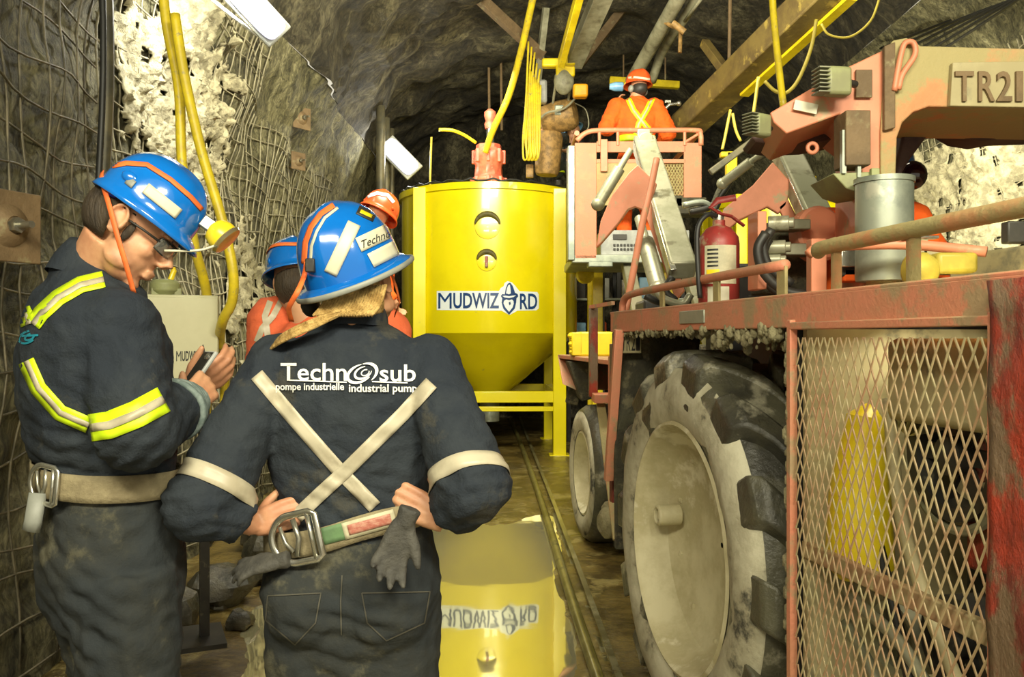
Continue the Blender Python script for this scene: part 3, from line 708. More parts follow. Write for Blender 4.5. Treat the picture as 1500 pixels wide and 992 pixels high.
tag(part('orange_block', MB().box(at(850, 133, 9.8), (.17, .14, .15)), M_['orangelamp'], bevel=.025), 'orange square block hanging right of the hoist clamp', 'hoist weight')
m = MB()
for k in range(7):
    x0 = 776+(k-3)*2.6; pts = [at(x0+6+(k % 3)*2, 60+k*8, 10.1), at(x0+2, 150, 10.1), at(x0-2, 200, 10.1), at(x0-1+(k % 2)*5, 232, 10.1), at(x0+6, 222, 10.05), at(x0+7, 160, 10.05), at(x0+8, 100+4*k, 10.1)]
    m.tube(smooth_path(pts, 5), .013, 6)
tag(part('rope_coil', m, M_['hose'], smooth=180), 'coil of yellow rope hanging between the red motor and the hoist', 'rope')
m = MB(); m.lathe([(.13, -.25), (.15, -.2), (.17, .2), (.15, .27)], at(803, 226, 10.4), (.06, 0, 1), 14); tag(part('canvas_tube', m, M_['tan'], bevel=.01), 'tan upright canvas tube standing on the tank rim', 'tube')
m = MB(); m.box(at(776, 250, 10.4), (.09, .06, .16)); tag(part('wooden_peg', m, M_['tan'], bevel=.01), 'small wooden block under the yellow rope coil', 'block')

# ================================================ THE NEAR MACHINE  (x across, y along, z up)
KM = Matrix.Translation((1.175, 0, 0)) @ Matrix.Rotation(math.atan2(.181, .983), 4, 'Z')
KI = KM.inverted()
tr = thing('service_truck', 'red mud-caked lift truck with mesh engine cover and TR21 boom on the right', 'truck', KM @ Vector((.9, 2.7, 0)), math.atan2(.181, .983))
def K(): return MB(KM)
P = lambda n, m, mat, par=tr, **k: part(n, m, M_[mat], par, **k)
# long deck edge beam
m = K(); m.box((.03, 2.65, 1.522), (.06, 2.68, .086)); m.box((.10, 2.65, 1.566), (.20, 2.70, .012)); P('deck_beam', m, 'salmon', bevel=.004)
m = K(); m.box((.95, 3.15, 1.545), (1.80, 1.66, .03)); P('deck', m, 'salmon')
m = K(); m.box((1.15, 1.82, 1.545), (1.40, 1.02, .03)); P('rear_deck', m, 'salmon')
l_ = lamp('engine_bay_fill', 'AREA', KM @ Vector((.22, 1.95, 1.46)), KM @ Vector((.35, 1.95, .6)), 1.7, size=.5, sy=.12)  # added fill that brightens the bay behind the mesh, no lamp body
m = K(); m.box((-.003, 3.02, 1.525), (.006, .22, .045)); P('paint_patch', m, 'galv', bevel=.002)
# crust of mud hanging under the beam and down the panel edge
m = K(); r_ = random.Random(5)
for k in range(420):
    u = 2.36+1.5*r_.random(); s = .004+.010*r_.random()**2*(1.3 if u < 3.1 else .7); m.ball((.0+.05*r_.random(), u, 1.480-.04*r_.random()**2*(1.6 if u < 2.9 else .5)), (s, s*1.4, s*1.6), 6)
for k in range(260):
    z = .35+1.12*r_.random(); s = .006+.010*r_.random(); m.ball((-.006+.02*r_.random(), 2.335+.018*r_.random(), z), (s, s, s*1.5), 6)
mc = P('mud_crust', m, 'mud', smooth=180); mc['kind'] = 'stuff'
# fender
m = K(); m.box((.62, 3.1, 1.0), (.03, 1.6, 1.1)); m.box((.32, 2.335, .95), (.62, .03, 1.1)); P('wheel_well', m, 'black')
m = K(); m.prism([(.0, 3.94, 1.48), (.40, 3.90, 1.48), (.36, 3.86, .5), (.0, 3.90, .5)], (0, .03, 0))
flap = P('mud_flap', m, 'flap', bevel=.006)
m = K(); m.beam((-.012, 3.82, 1.49), (-.012, 3.98, .80), .03, .04, (1, 0, 0)); P('edge_trim', m, 'salmon', bevel=.003)
m = K(); m.box((.050, 3.852, 1.432), (.100, .012, .095)); pl = P('number_plate', m, 'beige2', bevel=.004)
for k, s in enumerate('TR21'):
    fnp = lambda a, b_: KM @ Vector((a, 3.8445, b_))
    mb, _ = text_fit(s, .008+k*.022, .026+k*.022, 1.468, 1.396, fnp, maxedge=1); P('plate_letter', mb, 'black', pl)
m = K(); m.box((.06, 4.10, 1.05), (.05, .05, .75)); P('front_post', m, 'redpost', bevel=.004)
# tyre and rim
wc = Vector((.0, 3.11, .702))
whl = K(); ax = Vector((-1, 0, 0))
prof = [(.44, .02), (.47, .035), (.53, .045), (.60, .03), (.645, .0), (.655, -.05), (.66, -.20), (.655, -.36), (.60, -.43), (.44, -.42)]
whl.lathe(prof, wc, ax, 96, closed=False)
tyre = P('tyre', whl, 'tyre', smooth=50)
m = K()
m.lathe([(.445, .025), (.47, .039), (.53, .049), (.60, .034), (.642, .006), (.64, -.01), (.5, .03), (.445, .02)], wc, ax, 128, closed=False)
for v in m.bm.verts: v.co += (KM.to_3x3() @ ax)*(.010*noise.noise(v.co*9))
P('mud_sidewall', m, 'tyreside', tyre, smooth=180)
def lug(a0, side):
    m = K()
    def pt(a, x, r): return wc+Vector((x, math.cos(a)*r, math.sin(a)*r))
    top, bot = [], []
    n = 6
    for i in range(n+1):
        f = i/n; x = (-.035+.215*f) if side < 0 else (.435-.215*f); a = a0+.33*f*f+.10*f; wd = .105-.030*f
        rt = .712 if i else .675; rb = .57 if i == 0 else .635
        top.append((pt(a-wd, x, rt-.004), pt(a+wd, x, rt-.004))); bot.append((pt(a-wd-.018, x, rb), pt(a+wd+.018, x, rb)))
    T = [(m.v(p), m.v(q)) for p, q in top]; B = [(m.v(p), m.v(q)) for p, q in bot]
    for i in range(n):
        m.f([T[i][0], T[i+1][0], T[i+1][1], T[i][1]]); m.f([B[i][0], B[i][1], B[i+1][1], B[i+1][0]])
        m.f([T[i][0], B[i][0], B[i+1][0], T[i+1][0]]); m.f([T[i][1], T[i+1][1], B[i+1][1], B[i][1]])
    m.f([T[0][0], T[0][1], B[0][1], B[0][0]]); m.f([T[n][0], B[n][0], B[n][1], T[n][1]])
    for v in m.bm.verts: v.co += Vector((1, 1, 1))*.006*noise.noise(v.co*14)
    return m
for k in range(14):
    for s in (-1, 1): P('tread_lug', lug(k*2*math.pi/14+(0 if s < 0 else math.pi/14), s), 'tyre', tyre, bevel=.012, smooth=40)
m = K(); m.lathe([(.452, .03), (.438, .036), (.425, .02), (.415, -.03), (.40, -.05), (.385, -.09), (.33, -.13), (.20, -.15), (.05, -.15), (.01, -.15)], wc, ax, 96, closed=False)
rim = P('rim', m, 'rim', smooth=30)
m = K()
for k in range(10):
    m = K(); a = k*math.pi/5+.3; m.lathe([(.016, -.14), (.016, -.12), (.008, -.115)], wc+Vector((0, math.cos(a)*.35, math.sin(a)*.35)), ax, 6); P('wheel_nut', m, 'rim', rim)
m = K(); hb = wc+Vector((-.05, .31, .05)); m.lathe([(.040, -.16), (.040, -.07), (.032, -.062), (.026, -.07), (.026, -.085)], hb, ax, 28); m.box(hb+Vector((.085, 0, 0)), (.03, .012, .035)); P('hub_cap', m, 'rim', rim, bevel=.003)
# expanded metal panel --------------------------------------------------
m = K(); U0, U1, Z0, Z1 = 1.595, 2.315, .30, 1.475
du, dz = .0335, .072; nu = int((U1-U0)/du); nz = int((Z1-Z0)/dz)
def bulge(u, z): return -.006-.012*math.sin((u-U0)/(U1-U0)*math.pi)*math.sin((z-Z0)/(Z1-Z0)*math.pi)
for s in (1, -1):
    for k in range(-nz-2, nu+nz+3):
        pts = []
        for j in range(nz*2+1):
            z = Z0+j*dz/2; u = U0+(k+s*j/2)*du
            if U0 <= u <= U1: pts.append((bulge(u, z)+(.004 if s > 0 else 0), u+.003*math.sin(z*31+k), z))
        if len(pts) > 1: m.tube(pts, [(.0019, .0029)]*len(pts), 5, up=(1, 0, 0))
mp = P('mesh_panel', m, 'meshpanel', smooth=60)
m = K(); m.box((-.004, 2.325, .90), (.022, .022, 1.20)); m.box((-.004, 1.585, .90), (.022, .022, 1.20)); m.box((-.004, 1.95, 1.483), (.022, .75, .020)); m.box((-.004, 1.95, .30), (.022, .75, .03)); P('panel_frame', m, 'salmon', bevel=.003)
m = K(); m.box((.025, 1.95, .89), (.020, .72, .045)); P('inner_bar', m, 'meshpanel', bevel=.004)
m = K(); m.box((.04, 1.40, .92), (.14, .35, 1.27))
bm = m.bm; bmesh.ops.subdivide_edges(bm, edges=bm.edges[:], cuts=22, use_grid_fill=True)
for v in bm.verts: v.co += Vector((1, .2, 0))*.010*fbm(v.co, 7)+Vector((0, 1, 0))*.006*fbm(v.co+Vector((3, 3, 3)), 11)
P('corner_post', m, 'redpost', smooth=180)
# engine bay
m = K(); m.box((.80, 1.95, .85), (.03, .78, 1.35)); m.box((.40, 2.30, .9), (.76, .02, 1.15)); P('bay_wall', m, 'beige2')
m = K(); m.box((.30, 1.86, 1.35), (.35, .50, .20)); P('air_duct', m, 'beige2', bevel=.02)
m = K(); m.box((.55, 1.95, .5), (.3, .7, .04)); P('bay_floor', m, 'beige2')
m = K(); m.tube([(.15, 2.20, 1.27), (.13, 2.20, 1.25), (.115, 2.20, 1.05), (.115, 2.20, .87), (.12, 2.20, .85)], [.02, .045, .075, .085, .06], 24); P('filter_housing', m, 'steely')
for (u, z, ra, x, mt, nm) in ((1.96, 1.18, .150, .22, 'black', 'fan_shroud'), (2.10, 1.27, .06, .22, 'hyd', 'pulley'), (1.92, .76, .11, .20, 'black', 'pulley'), (2.14, .70, .09, .20, 'hyd', 'pulley')):
    m = K(); m.lathe([(ra*.72, -.03), (ra*.8, .03), (ra, .035), (ra, -.05)], (x, u, z), ax, 40, closed=False)
    m.lathe([(ra*.3, .0), (ra*.3, .04), (ra*.1, .05)], (x, u, z), ax, 20)
    for k in range(6):
        a = k*math.pi/3; m.beam((x+.0, u, z), (x+.0, u+math.cos(a)*ra*.85, z+math.sin(a)*ra*.85), .05*ra/.185, .012, (1, 0, 0))
    P(nm, m, mt)
m = K(); m.tube([(.20, 1.96+.16*math.cos(a), 1.18+.17*math.sin(a)) for a in [k*math.pi/20 for k in range(40)]], .012, 8, closed=True); P('shroud_ring', m, 'hyd')
m = K(); m.box((.28, 1.98, 1.17), (.1, .10, .10)); P('starter_motor', m, 'redpost', bevel=.01)
m = K(); m.box((.28, 1.90, .98), (.1, .12, .12)); P('fuel_pump', m, 'redpost', bevel=.01)
m = K(); m.box((.56, 1.95, .70), (.3, .50, .6)); P('engine_body', m, 'black', bevel=.03)
for i, L in enumerate([[(.12, 2.25, .95), (.10, 2.1, .80), (.12, 1.9, .72), (.12, 1.68, .55)], [(.14, 2.1, 1.25), (.12, 2.02, 1.0), (.14, 1.95, .75), (.12, 1.75, .40)], [(.15, 2.0, 1.3), (.13, 1.93, 1.05), (.15, 1.85, .82), (.13, 1.66, .62)], [(.12, 2.22, .7), (.11, 2.0, .62), (.12, 1.8, .45)]]):
    m = K(); m.tube(smooth_path([(a, min(b+.13, 2.27), c_) for a, b, c_ in L], 6), .016, 10); P('engine_hose', m, ['hyd', 'black', 'beige2', 'hyd'][i], smooth=180)
# chassis so the machine is whole
m = K(); m.box((1.0, 2.6, .60), (.9, 3.1, .35)); P('chassis', m, 'black', bevel=.02)
m = K(); m.box((1.82, 2.65, 1.1), (.06, 2.7, .9)); P('far_side_panel', m, 'salmon', bevel=.01)
# rails on deck
m = K(); m.tube(smooth_path([(.05, 1.25, 1.692), (.05, 1.8, 1.690), (.05, 2.24, 1.688), (.07, 2.32, 1.683)], 5), .0195, 14); P('handrail', m, 'dusty', smooth=180)
for u, w_, tw in ((2.20, .05, 0), (1.895, .052, 0), (1.55, .045, 1)):
    m = K()
    if not tw: m.tube([(.05, u, 1.565), (.05, u, 1.64), (.05, u, 1.69), (.04, u, 1.705)], [(.006, w_/2)]*4, 4, up=(1, 0, 0))
    else: m.tube(smooth_path([(.05, u+.02, 1.565), (.06, u+.005, 1.60), (.075, u-.025, 1.63), (.065, u-.02, 1.67), (.05, u, 1.70)], 4), [(.005, w_/2)]*17, 4, up=(1, .2, 0))
    P('rail_bracket', m, 'dusty', smooth=50)
m = MB(); m.tube(smooth_path([at(1184, 372, 2.4), at(1200, 362, 2.4), at(1260, 358, 2.35), at(1340, 358, 2.3), at(1445, 368, 2.2)], 5), .014, 12); P('lower_rail', m, 'salmonclean', smooth=180)
m = K(); m.tube(smooth_path([(.05, 2.46, 1.66), (.05, 3.0, 1.658), (.05, 3.5, 1.653), (.05, 3.85, 1.645), (.05, 3.95, 1.62), (.05, 3.97, 1.565)], 5), .016, 12); P('front_rail', m, 'salmon', smooth=180)
for u, w_ in ((2.48, .05), (2.93, .045), (3.45, .04)):
    m = K(); m.box((.05, u, 1.61), (.010, w_, .095)); P('rail_bracket', m, 'dusty', bevel=.002)
m = K(); m.box((.60, 1.55, 1.70), (.5, .45, .28)); m.box((.95, 2.1, 1.63), (.7, .8, .14)); P('engine_hood', m, 'beige2', bevel=.012)
m = MB(); c = at(1490, 340, 1.95); m.box(c, (.06, .03, .05)); P('gauge', m, 'black', bevel=.004)
m = K(); m.box((.55, 1.32, 1.72), (.04, .03, .03)); P('hood_latch', m, 'grey')
m = MB(); c = at(1378, 372, 2.1); m.lathe([(.04, -.04), (.045, 0), (.03, .03)], at(1352, 395, 2.1), (1, .1, .0), 16); m.box(at(1395, 385, 2.1), (.10, .06, .05)); P('coiled_hose', m, 'cord', bevel=.01)
m = MB(); m.box(at(1345, 347, 2.3), (.1, .03, .008)); P('hood_handle', m, 'chrome', bevel=.002)
# TR21 boom: post, arm, lettered beam
D0 = 2.62; dep = Vector((.07, .40, 0))
def poly(L, d=D0): return [at(x, y, d) for x, y in L]
m = MB(); m.prism(poly([(1128, 164), (1240, 98), (1328, 56), (1338, 64), (1300, 190), (1290, 265), (1290, 420), (1262, 420), (1262, 190), (1230, 166), (1152, 195), (1133, 178)]), dep); P('boom_arm', m, 'salmonclean', bevel=.004)
m = MB(); m.prism(poly([(1290, 190), (1298, 72), (1308, 58), (1328, 54), (1342, 60), (1348, 66), (1720, 76), (1720, 160), (1360, 155), (1338, 163), (1322, 178), (1314, 200), (1312, 262), (1312, 420), (1290, 420)], D0-.012), dep+Vector((0, .012, 0))); P('boom_beam', m, 'dusty', bevel=.004)
m = MB(); m.prism(poly([(1296, 66), (1312, 60), (1312, 186), (1296, 190)], D0-.03), (0, .02, 0)); P('weld_plate', m, 'rust', bevel=.003)
m = MB(); m.tube(smooth_path([at(1316, 130, D0-.03), at(1322, 108, D0-.03), at(1340, 80, D0-.03), at(1338, 62, D0-.03), at(1326, 62, D0-.03), at(1320, 78, D0-.03), at(1314, 108, D0-.03), at(1310, 132, D0-.03)], 4), .009, 8); P('lifting_eye', m, 'salmonclean', smooth=180)
m = MB(); m.prism(poly([(1396, 90), (1700, 86), (1700, 160), (1392, 154)], D0-.035), (0, .02, 0)); nb = P('name_board', m, 'beige2', bevel=.003)
ref = None
for k, (s, x0, x1) in enumerate((('T', 1400, 1427), ('R', 1434, 1458), ('2', 1461, 1483), ('1', 1489, 1499))):
    mb, _ = text_fit(s, x0, x1, 103, 147, lambda a, b_: at(a, b_, D0-.045), offset=.012, maxedge=1)
    bm = mb.bm; g = bmesh.ops.extrude_face_region(bm, geom=bm.faces[:]); bmesh.ops.translate(bm, vec=(0, .012, 0), verts=[v for v in g['geom'] if isinstance(v, bmesh.types.BMVert)])
    P('board_letter', mb, 'rust', nb)
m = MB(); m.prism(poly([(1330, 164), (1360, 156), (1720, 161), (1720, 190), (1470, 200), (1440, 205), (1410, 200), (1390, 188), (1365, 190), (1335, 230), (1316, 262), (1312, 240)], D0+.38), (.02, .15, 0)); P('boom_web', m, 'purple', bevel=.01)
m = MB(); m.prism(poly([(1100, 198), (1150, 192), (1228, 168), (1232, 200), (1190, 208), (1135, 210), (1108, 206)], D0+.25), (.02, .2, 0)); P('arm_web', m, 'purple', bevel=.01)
m = MB(); m.box(at(1248, 206, D0-.02), (.075, .10, .165)); P('control_box', m, 'rust', bevel=.004)
m = MB(); m.box(at(1235, 222, D0-.05), (.012, .02, .13)); m.box(at(1257, 240, D0-.05), (.01, .02, .08)); P('box_bracket', m, 'galv')
m = MB(); m.box(at(1180, 156, D0-.012), (.072, .006, .03), Matrix.Rotation(R(12), 3, 'Y').to_4x4()); P('arm_sticker', m, 'sticker')
m = MB(); m.tube([at(1190+7*math.cos(a), 216+7*math.sin(a), D0+.1) for a in [k*math.pi/8 for k in range(16)]], .007, 8, closed=True); P('hook_ring', m, 'salmonclean', smooth=180)
m = MB(); m.prism(poly([(1220, 253), (1288, 250), (1288, 278), (1262, 282), (1240, 275)], D0-.05), (0, .2, 0)); m.box(at(1281, 258, D0-.06), (.025, .02, .05)); P('lamp_bracket', m, 'greenpaint', bevel=.003)
m = MB(); o = at(1295, 331, D0-.12); m.lathe([(.078, -.16), (.080, -.15), (.080, .125), (.084, .125), (.084, .14), (.05, .145)], o, (0, 0, 1), 40); P('canister', m, 'galv')
m = MB(); m.cyl(at(1295, 400, D0-.1), at(1295, 425, D0-.1)-Vector((0, 0, .05)), .05); P('canister_mount', m, 'dusty')
def work_lamp(px, py, d, s, lab, yaw, finaxis=1):
    c = at(px, py, d); t = empty('work_lamp', c, R(yaw)); t.parent = tr; tm = WM[t]; WM[t] = tm
    t.matrix_parent_inverse = WM[tr].inverted()
    t['label'] = lab; mm = Matrix.Translation(c) @ Matrix.Rotation(R(yaw), 4, 'Z')
    q = MB(mm); q.box((0, 0, 0), (s*.9, s*.55, s)); part('lamp_body', q, M_['greenpaint'], t, bevel=.010)
    q = MB(mm)
    for k in range(7): q.box((-s*.6, 0, (k-3)*s*.14), (s*.4, s*.6, s*.045))
    part('cooling_fins', q, M_['wirefin'], t)
    q = MB(mm); q.cyl((s*.4, 0, 0), (s*.8, s*.2, 0), s*.13); part('lamp_arm', q, M_['black'], t)
work_lamp(1226, 119, D0-.08, .085, 'square work lamp with fins', 8)
work_lamp(1114, 183, D0-.02, .070, 'small finned work lamp at the arm tip', 30)
m = MB(); m.box(at(1265, 122, D0-.01), (.05, .012, .085)); P('lamp_plate', m, 'rust', bevel=.002)
# valve block on deck
m = MB(); c = at(1135, 372, 3.0); m.box(c+Vector((.10, .22, .0)), (.20, .18, .26)); P('valve_cabinet', m, 'flap', bevel=.01)
m = MB(); m.box(at(1109, 368, 2.9), (.030, .12, .26)); P('cabinet_post', m, 'salmonclean', bevel=.003)
m = MB(); m.box(at(1160, 330, 3.0), (.10, .1, .035)); m.box(at(1165, 366, 3.0), (.10, .1, .04)); P('cabinet_shelf', m, 'hyd', bevel=.004)
for (x, y, r0) in ((1140, 327, .026), (1135, 362, .024), (1128, 380, .018)):
    m = MB(); c = at(x, y, 2.88); m.cyl(c-Vector((.035, 0, 0)), c+Vector((.03, -.02, 0)), r0); m.cyl(c+Vector((.02, -.02, 0)), c+Vector((.045, -.03, 0)), r0*.7); P('valve', m, 'hyd', bevel=.003)
for i, L in enumerate([[(1122, 340), (1110, 365), (1120, 400), (1150, 425), (1190, 432)], [(1130, 335), (1118, 360), (1128, 392), (1160, 415)], [(1126, 350), (1114, 380), (1124, 412), (1140, 428)]]):
    m = MB(); m.tube(smooth_path([at(x, y, 2.78+.04*i) for x, y in L], 5), .016, 10); P('valve_hose', m, 'black', smooth=180)
m = MB(); c = at(1196, 395, 2.75); m.box(c+Vector((0, 0, -.04)), (.05, .05, .28)); P('deck_post', m, 'salmonclean', bevel=.004)
m = MB(); m.lathe([(.09, -.01), (.10, .0), (.10, .05), (.09, .06)], at(1190, 345, 3.1), (.3, -1, .1), 30); P('hose_reel', m, 'salmonclean')
for (x, y, w_, h_, mt, nm) in ((1243, 382, .075, .10, 'black', 'dial_box'), (1243, 403, .06, .04, 'orange', 'red_reservoir'), (1268, 385, .05, .16, 'salmonclean', 'deck_post'), (1345, 372, .028, .2, 'beige2', 'deck_post'), (1380, 380, .16, .09, 'beige2', 'deck_box')):
    m = MB(); m.box(at(x, y, 2.65), (w_, .08, h_)); P(nm, m, mt, bevel=.006)
m = MB(); m.box(at(1243, 378, 2.58), (.05, .012, .05)); P('dial_glass', m, 'chrome', bevel=.004)

# fire extinguisher on the deck
t = thing('fire_extinguisher', 'dusty red fire extinguisher standing on the truck deck behind the rail', 'fire extinguisher', KM @ Vector((.45, 3.05, 1.57)))
c = at(1053, 441, 3.05); c.z = 1.562
m = MB(); m.lathe([(.066, .0), (.072, .012), (.072, .225), (.068, .250), (.045, .280), (.022, .292), (.022, .31)], c, seg=40); cy = part('cylinder', m, M_['extred'], t, smooth=40)
m = MB(); m.cyl(c+Vector((0, 0, .30)), c+Vector((0, 0, .335)), .018); part('valve', m, M_['steel'], t)
m = MB(); m.tube([c+Vector((.0, -.01, .335)), c+Vector((-.035, -.02, .352)), c+Vector((-.01, -.02, .378)), c+Vector((.055, -.02, .388))], [(.006, .012)]*4, 8); part('handle', m, M_['extred'], t, smooth=60)
m = MB(); m.tube([c+Vector((-.01, -.01, .335)), c+Vector((.04, -.02, .322)), c+Vector((.085, -.02, .288))], [(.006, .012)]*3, 8); part('trigger', m, M_['extred'], t, smooth=60)
m = MB(); m.tube(smooth_path([c+Vector((-.01, -.01, .325)), c+Vector((-.05, -.03, .325)), c+Vector((-.085, -.04, .27)), c+Vector((-.085, -.05, .12)), c+Vector((-.078, -.05, .03))], 6), .009, 10); part('hose', m, M_['cable'], t, smooth=180)
def cyl_patch(a0, a1, z0, z1, r, off=.0015):
    m = MB(); n = 12; g = [[m.v(c+Vector(((r+off)*math.cos(R(a0+(a1-a0)*k/n)), (r+off)*math.sin(R(a0+(a1-a0)*k/n)), z))) for k in range(n+1)] for z in (z0, z1)]
    for k in range(n): m.f([g[0][k], g[0][k+1], g[1][k+1], g[1][k]])
    return m
part('label', cyl_patch(215, 310, .08, .215, .072), M_['weblabel'], t, label='cream paper label')
part('lower_label', cyl_patch(225, 285, .01, .07, .072), M_['sticker'], t, label='white lower label')
lb = cyl_patch(222, 258, .10, .13, .072, .003); part('hazard_square', lb, M_['lampyellow'], t)
m = MB()
for k in range(5):
    z = .14+k*.014; n = 10
    g = [[m.v(c+Vector(((.0755)*math.cos(R(225+30*i/n)), .0755*math.sin(R(225+30*i/n)), zz))) for i in range(n+1)] for zz in (z, z+.006)]
    for i in range(n): m.f([g[0][i], g[0][i+1], g[1][i+1], g[1][i]])
part('label_print', m, M_['logoblack'], t)

# ================================================ THE LIFT IN FRONT OF IT
L2 = thing('lift_carrier', 'red lift carrier with scissor arms and man basket ahead of the mesh truck', 'lift', (1.4, 6.1, 0))
Q = lambda n, m, mat, par=L2, **k: part(n, m, M_[mat], par, **k)
w2 = Vector((.52, 6.1, .49)); ax2 = (KM.to_3x3() @ Vector((-1, 0, 0))); ax2 = Vector((-1, -.12, 0)).normalized()
m = MB(); m.lathe([(.29, .0), (.31, .02), (.38, .035), (.45, .02), (.485, -.03), (.49, -.15), (.485, -.26), (.44, -.30), (.29, -.29)], w2, ax2, 64, closed=False); ty = Q('tyre', m, 'tyre', smooth=50)
m = MB(); m.lathe([(.305, .024), (.33, .03), (.38, .04), (.44, .027), (.43, .01), (.3, .01)], w2, ax2, 64, closed=False); Q('mud_sidewall', m, 'tyreside', ty, smooth=180)
m = MB(); m.lathe([(.30, .02), (.285, .025), (.27, -.02), (.255, -.08), (.12, -.10), (.01, -.08)], w2, ax2, 64, closed=False); Q('rim', m, 'rim', smooth=30)
w3 = w2+Vector((1.7, .2, 0)); m = MB(); m.lathe([(.29, .0), (.38, .035), (.485, -.03), (.49, -.15), (.485, -.26), (.01, -.29)], w3, -ax2, 48, closed=False); Q('tyre', m, 'tyre')
m = MB(); m.box((1.35, 6.3, .75), (1.1, 3.4, .30)); Q('chassis', m, 'black', bevel=.02)
m = MB(); m.prism([(.37, 6.9, 1.29), (.62, 4.9, 1.29), (2.1, 4.9, 1.29), (2.1, 6.9, 1.29)], (0, 0, .03)); m.prism([(.37, 6.9, 1.31), (.39, 6.6, 1.1), (.5, 6.6, 1.05), (1.6, 6.9, 1.05), (1.6, 6.9, 1.31)], (0, -.03, 0)); Q('deck', m, 'salmon', bevel=.004)
m = MB(); m.beam((.52, 6.9, 1.1), (.48, 6.9, .92), .1, .1); m.prism([(.42, 6.85, 1.28), (.62, 6.85, 1.28), (.6, 6.85, 1.0), (.52, 6.85, .98)], (0, -.5, 0)); Q('front_cowl', m, 'flap', bevel=.01)
# red frame beside the steps
m = MB(); m.box(at(869, 515, 5.0), (.05, .06, .52)); Q('frame_post', m, 'redpost', bevel=.004)
m = MB(); m.beam(at(865, 449, 5.0), at(898, 443, 4.6), .02, .02); Q('frame_rail', m, 'salmon')
m = MB(); m.box(at(884, 582, 4.9), (.12, .2, .05)); m.box(at(896, 600, 4.75), (.035, .05, .6)); Q('step', m, 'salmonclean', bevel=.004)
m = MB(); m.beam(at(880, 590, 4.9), at(905, 790, 4.35), .05, .02, (0, 1, 0)); Q('guard_plate', m, 'dusty', bevel=.003)
m = MB(); m.prism([at(905, 500, 4.5), at(935, 490, 4.5), at(930, 802, 4.5), at(898, 800, 4.5)], (.05, .03, 0)); Q('mud_flap', m, 'flap', bevel=.004)
m = MB(); m.lathe([(.07, -.05), (.09, -.02), (.09, .03), (.05, .06)], at(893, 765, 4.9), (-1, -.3, 0), 16); m.ball(at(893, 745, 4.95), .05, 10); Q('axle_end', m, 'mud', bevel=.006)
# scissor arms
def arm(plate, beam, cyl, d, lab, D2, wid, strip=None):
    m = MB()
    for pl in plate: m.prism([at(x, y, d) for x, y in pl], (.012, .05, 0))
    Q('arm_plate', m, 'salmonclean', bevel=.006)
    (x0, y0, d0), (x1, y1, d1) = beam
    a, b_ = at(x0, y0, d0), at(x1, y1, d1)
    m = MB(); m.beam(a, b_, wid, wid*.8, (0, -1, .2)); Q('lift_arm', m, 'hyd', bevel=.014)
    m = MB(); m.beam(a+Vector((-wid*.42, -wid*.43, 0)), b_+Vector((-wid*.42, -wid*.43, 0)), .035, .012, (0, -1, .2)); Q('arm_flange', m, 'chrome', bevel=.003)
    m = MB(); m.cyl(a+Vector((0, -.1, 0)), a+Vector((0, .14, 0)), .055); m.box(a+Vector((-.01, -.06, -.05)), (.09, .03, .26)); Q('pivot', m, 'hyd', bevel=.008)
    for (q0, q1, r0) in cyl:
        m = MB(); u, v = at(*q0), at(*q1); m.cyl(u.lerp(v, .35), v, r0); m.cyl(u, u.lerp(v, .5), r0*.55); m.ball(v, r0*1.2, 12); Q('hydraulic_cylinder', m, 'hyd')
arm([[(934, 240), (921, 252), (896, 285), (880, 322), (873, 362), (880, 356), (906, 326), (920, 306), (930, 302), (940, 306), (952, 300), (962, 268)], [(941, 302), (955, 292), (1003, 425), (990, 440)]],
    ((943, 208, 6.1), (1000, 396, 4.9)), [((924, 218, 6.0), (876, 298, 6.0), .042), ((936, 319, 5.7), (966, 425, 5.2), .055)], 5.4, 'left', 5, .155)
arm([[(1132, 236), (1103, 270), (1060, 305), (1052, 330), (1062, 340), (1082, 322), (1112, 308), (1124, 302), (1140, 312), (1152, 300), (1160, 268)], [(1140, 302), (1154, 290), (1182, 345), (1160, 345)]],
    ((1146, 212, 5.0), (1208, 345, 4.2)), [((1123, 218, 5), (1058, 268, 5.2), .030)], 4.6, 'right', 4, .14)
m = MB(); m.tube(smooth_path([at(962, 232, 4.9), at(952, 280, 4.8), at(941, 326, 4.7), at(930, 385, 4.6), at(916, 457, 4.5)], 5), .019, 10); Q('support_rod', m, 'salmonclean', smooth=180)
for (x0, x1, y0, d0) in ((940, 1010, 400, 4.9), (1050, 1230, 345, 4.5)):
    m = MB(); a, b_ = at(x0, y0, d0), at(x1, y0, d0); m.box(((a.x+b_.x)/2, d0+.1, (a.z+.9)/2-.05), (b_.x-a.x, .35, a.z-1.1)); Q('arm_pedestal', m, 'black', bevel=.02)
for i, L in enumerate([[(960, 425), (975, 438), (1000, 444), (1012, 430)], [(985, 405), (975, 425), (990, 440)], [(945, 432), (962, 440), (990, 446)]]):
    m = MB(); m.tube(smooth_path([at(x, y, 4.35+.05*i) for x, y in L], 5), .02, 8); Q('hydraulic_hose', m, 'black' if i else 'hyd', smooth=180)
# twin arm carrying the basket
for x in (1.15, 1.75):
    m = MB(); m.beam((x, 7.2, 1.2), (x+.05, 8.9, 2.25), .12, .14); Q('basket_arm', m, 'hyd', bevel=.01)
m = MB(); m.box((1.45, 7.2, 1.15), (.9, .3, .5)); Q('basket_turret', m, 'flap', bevel=.02)
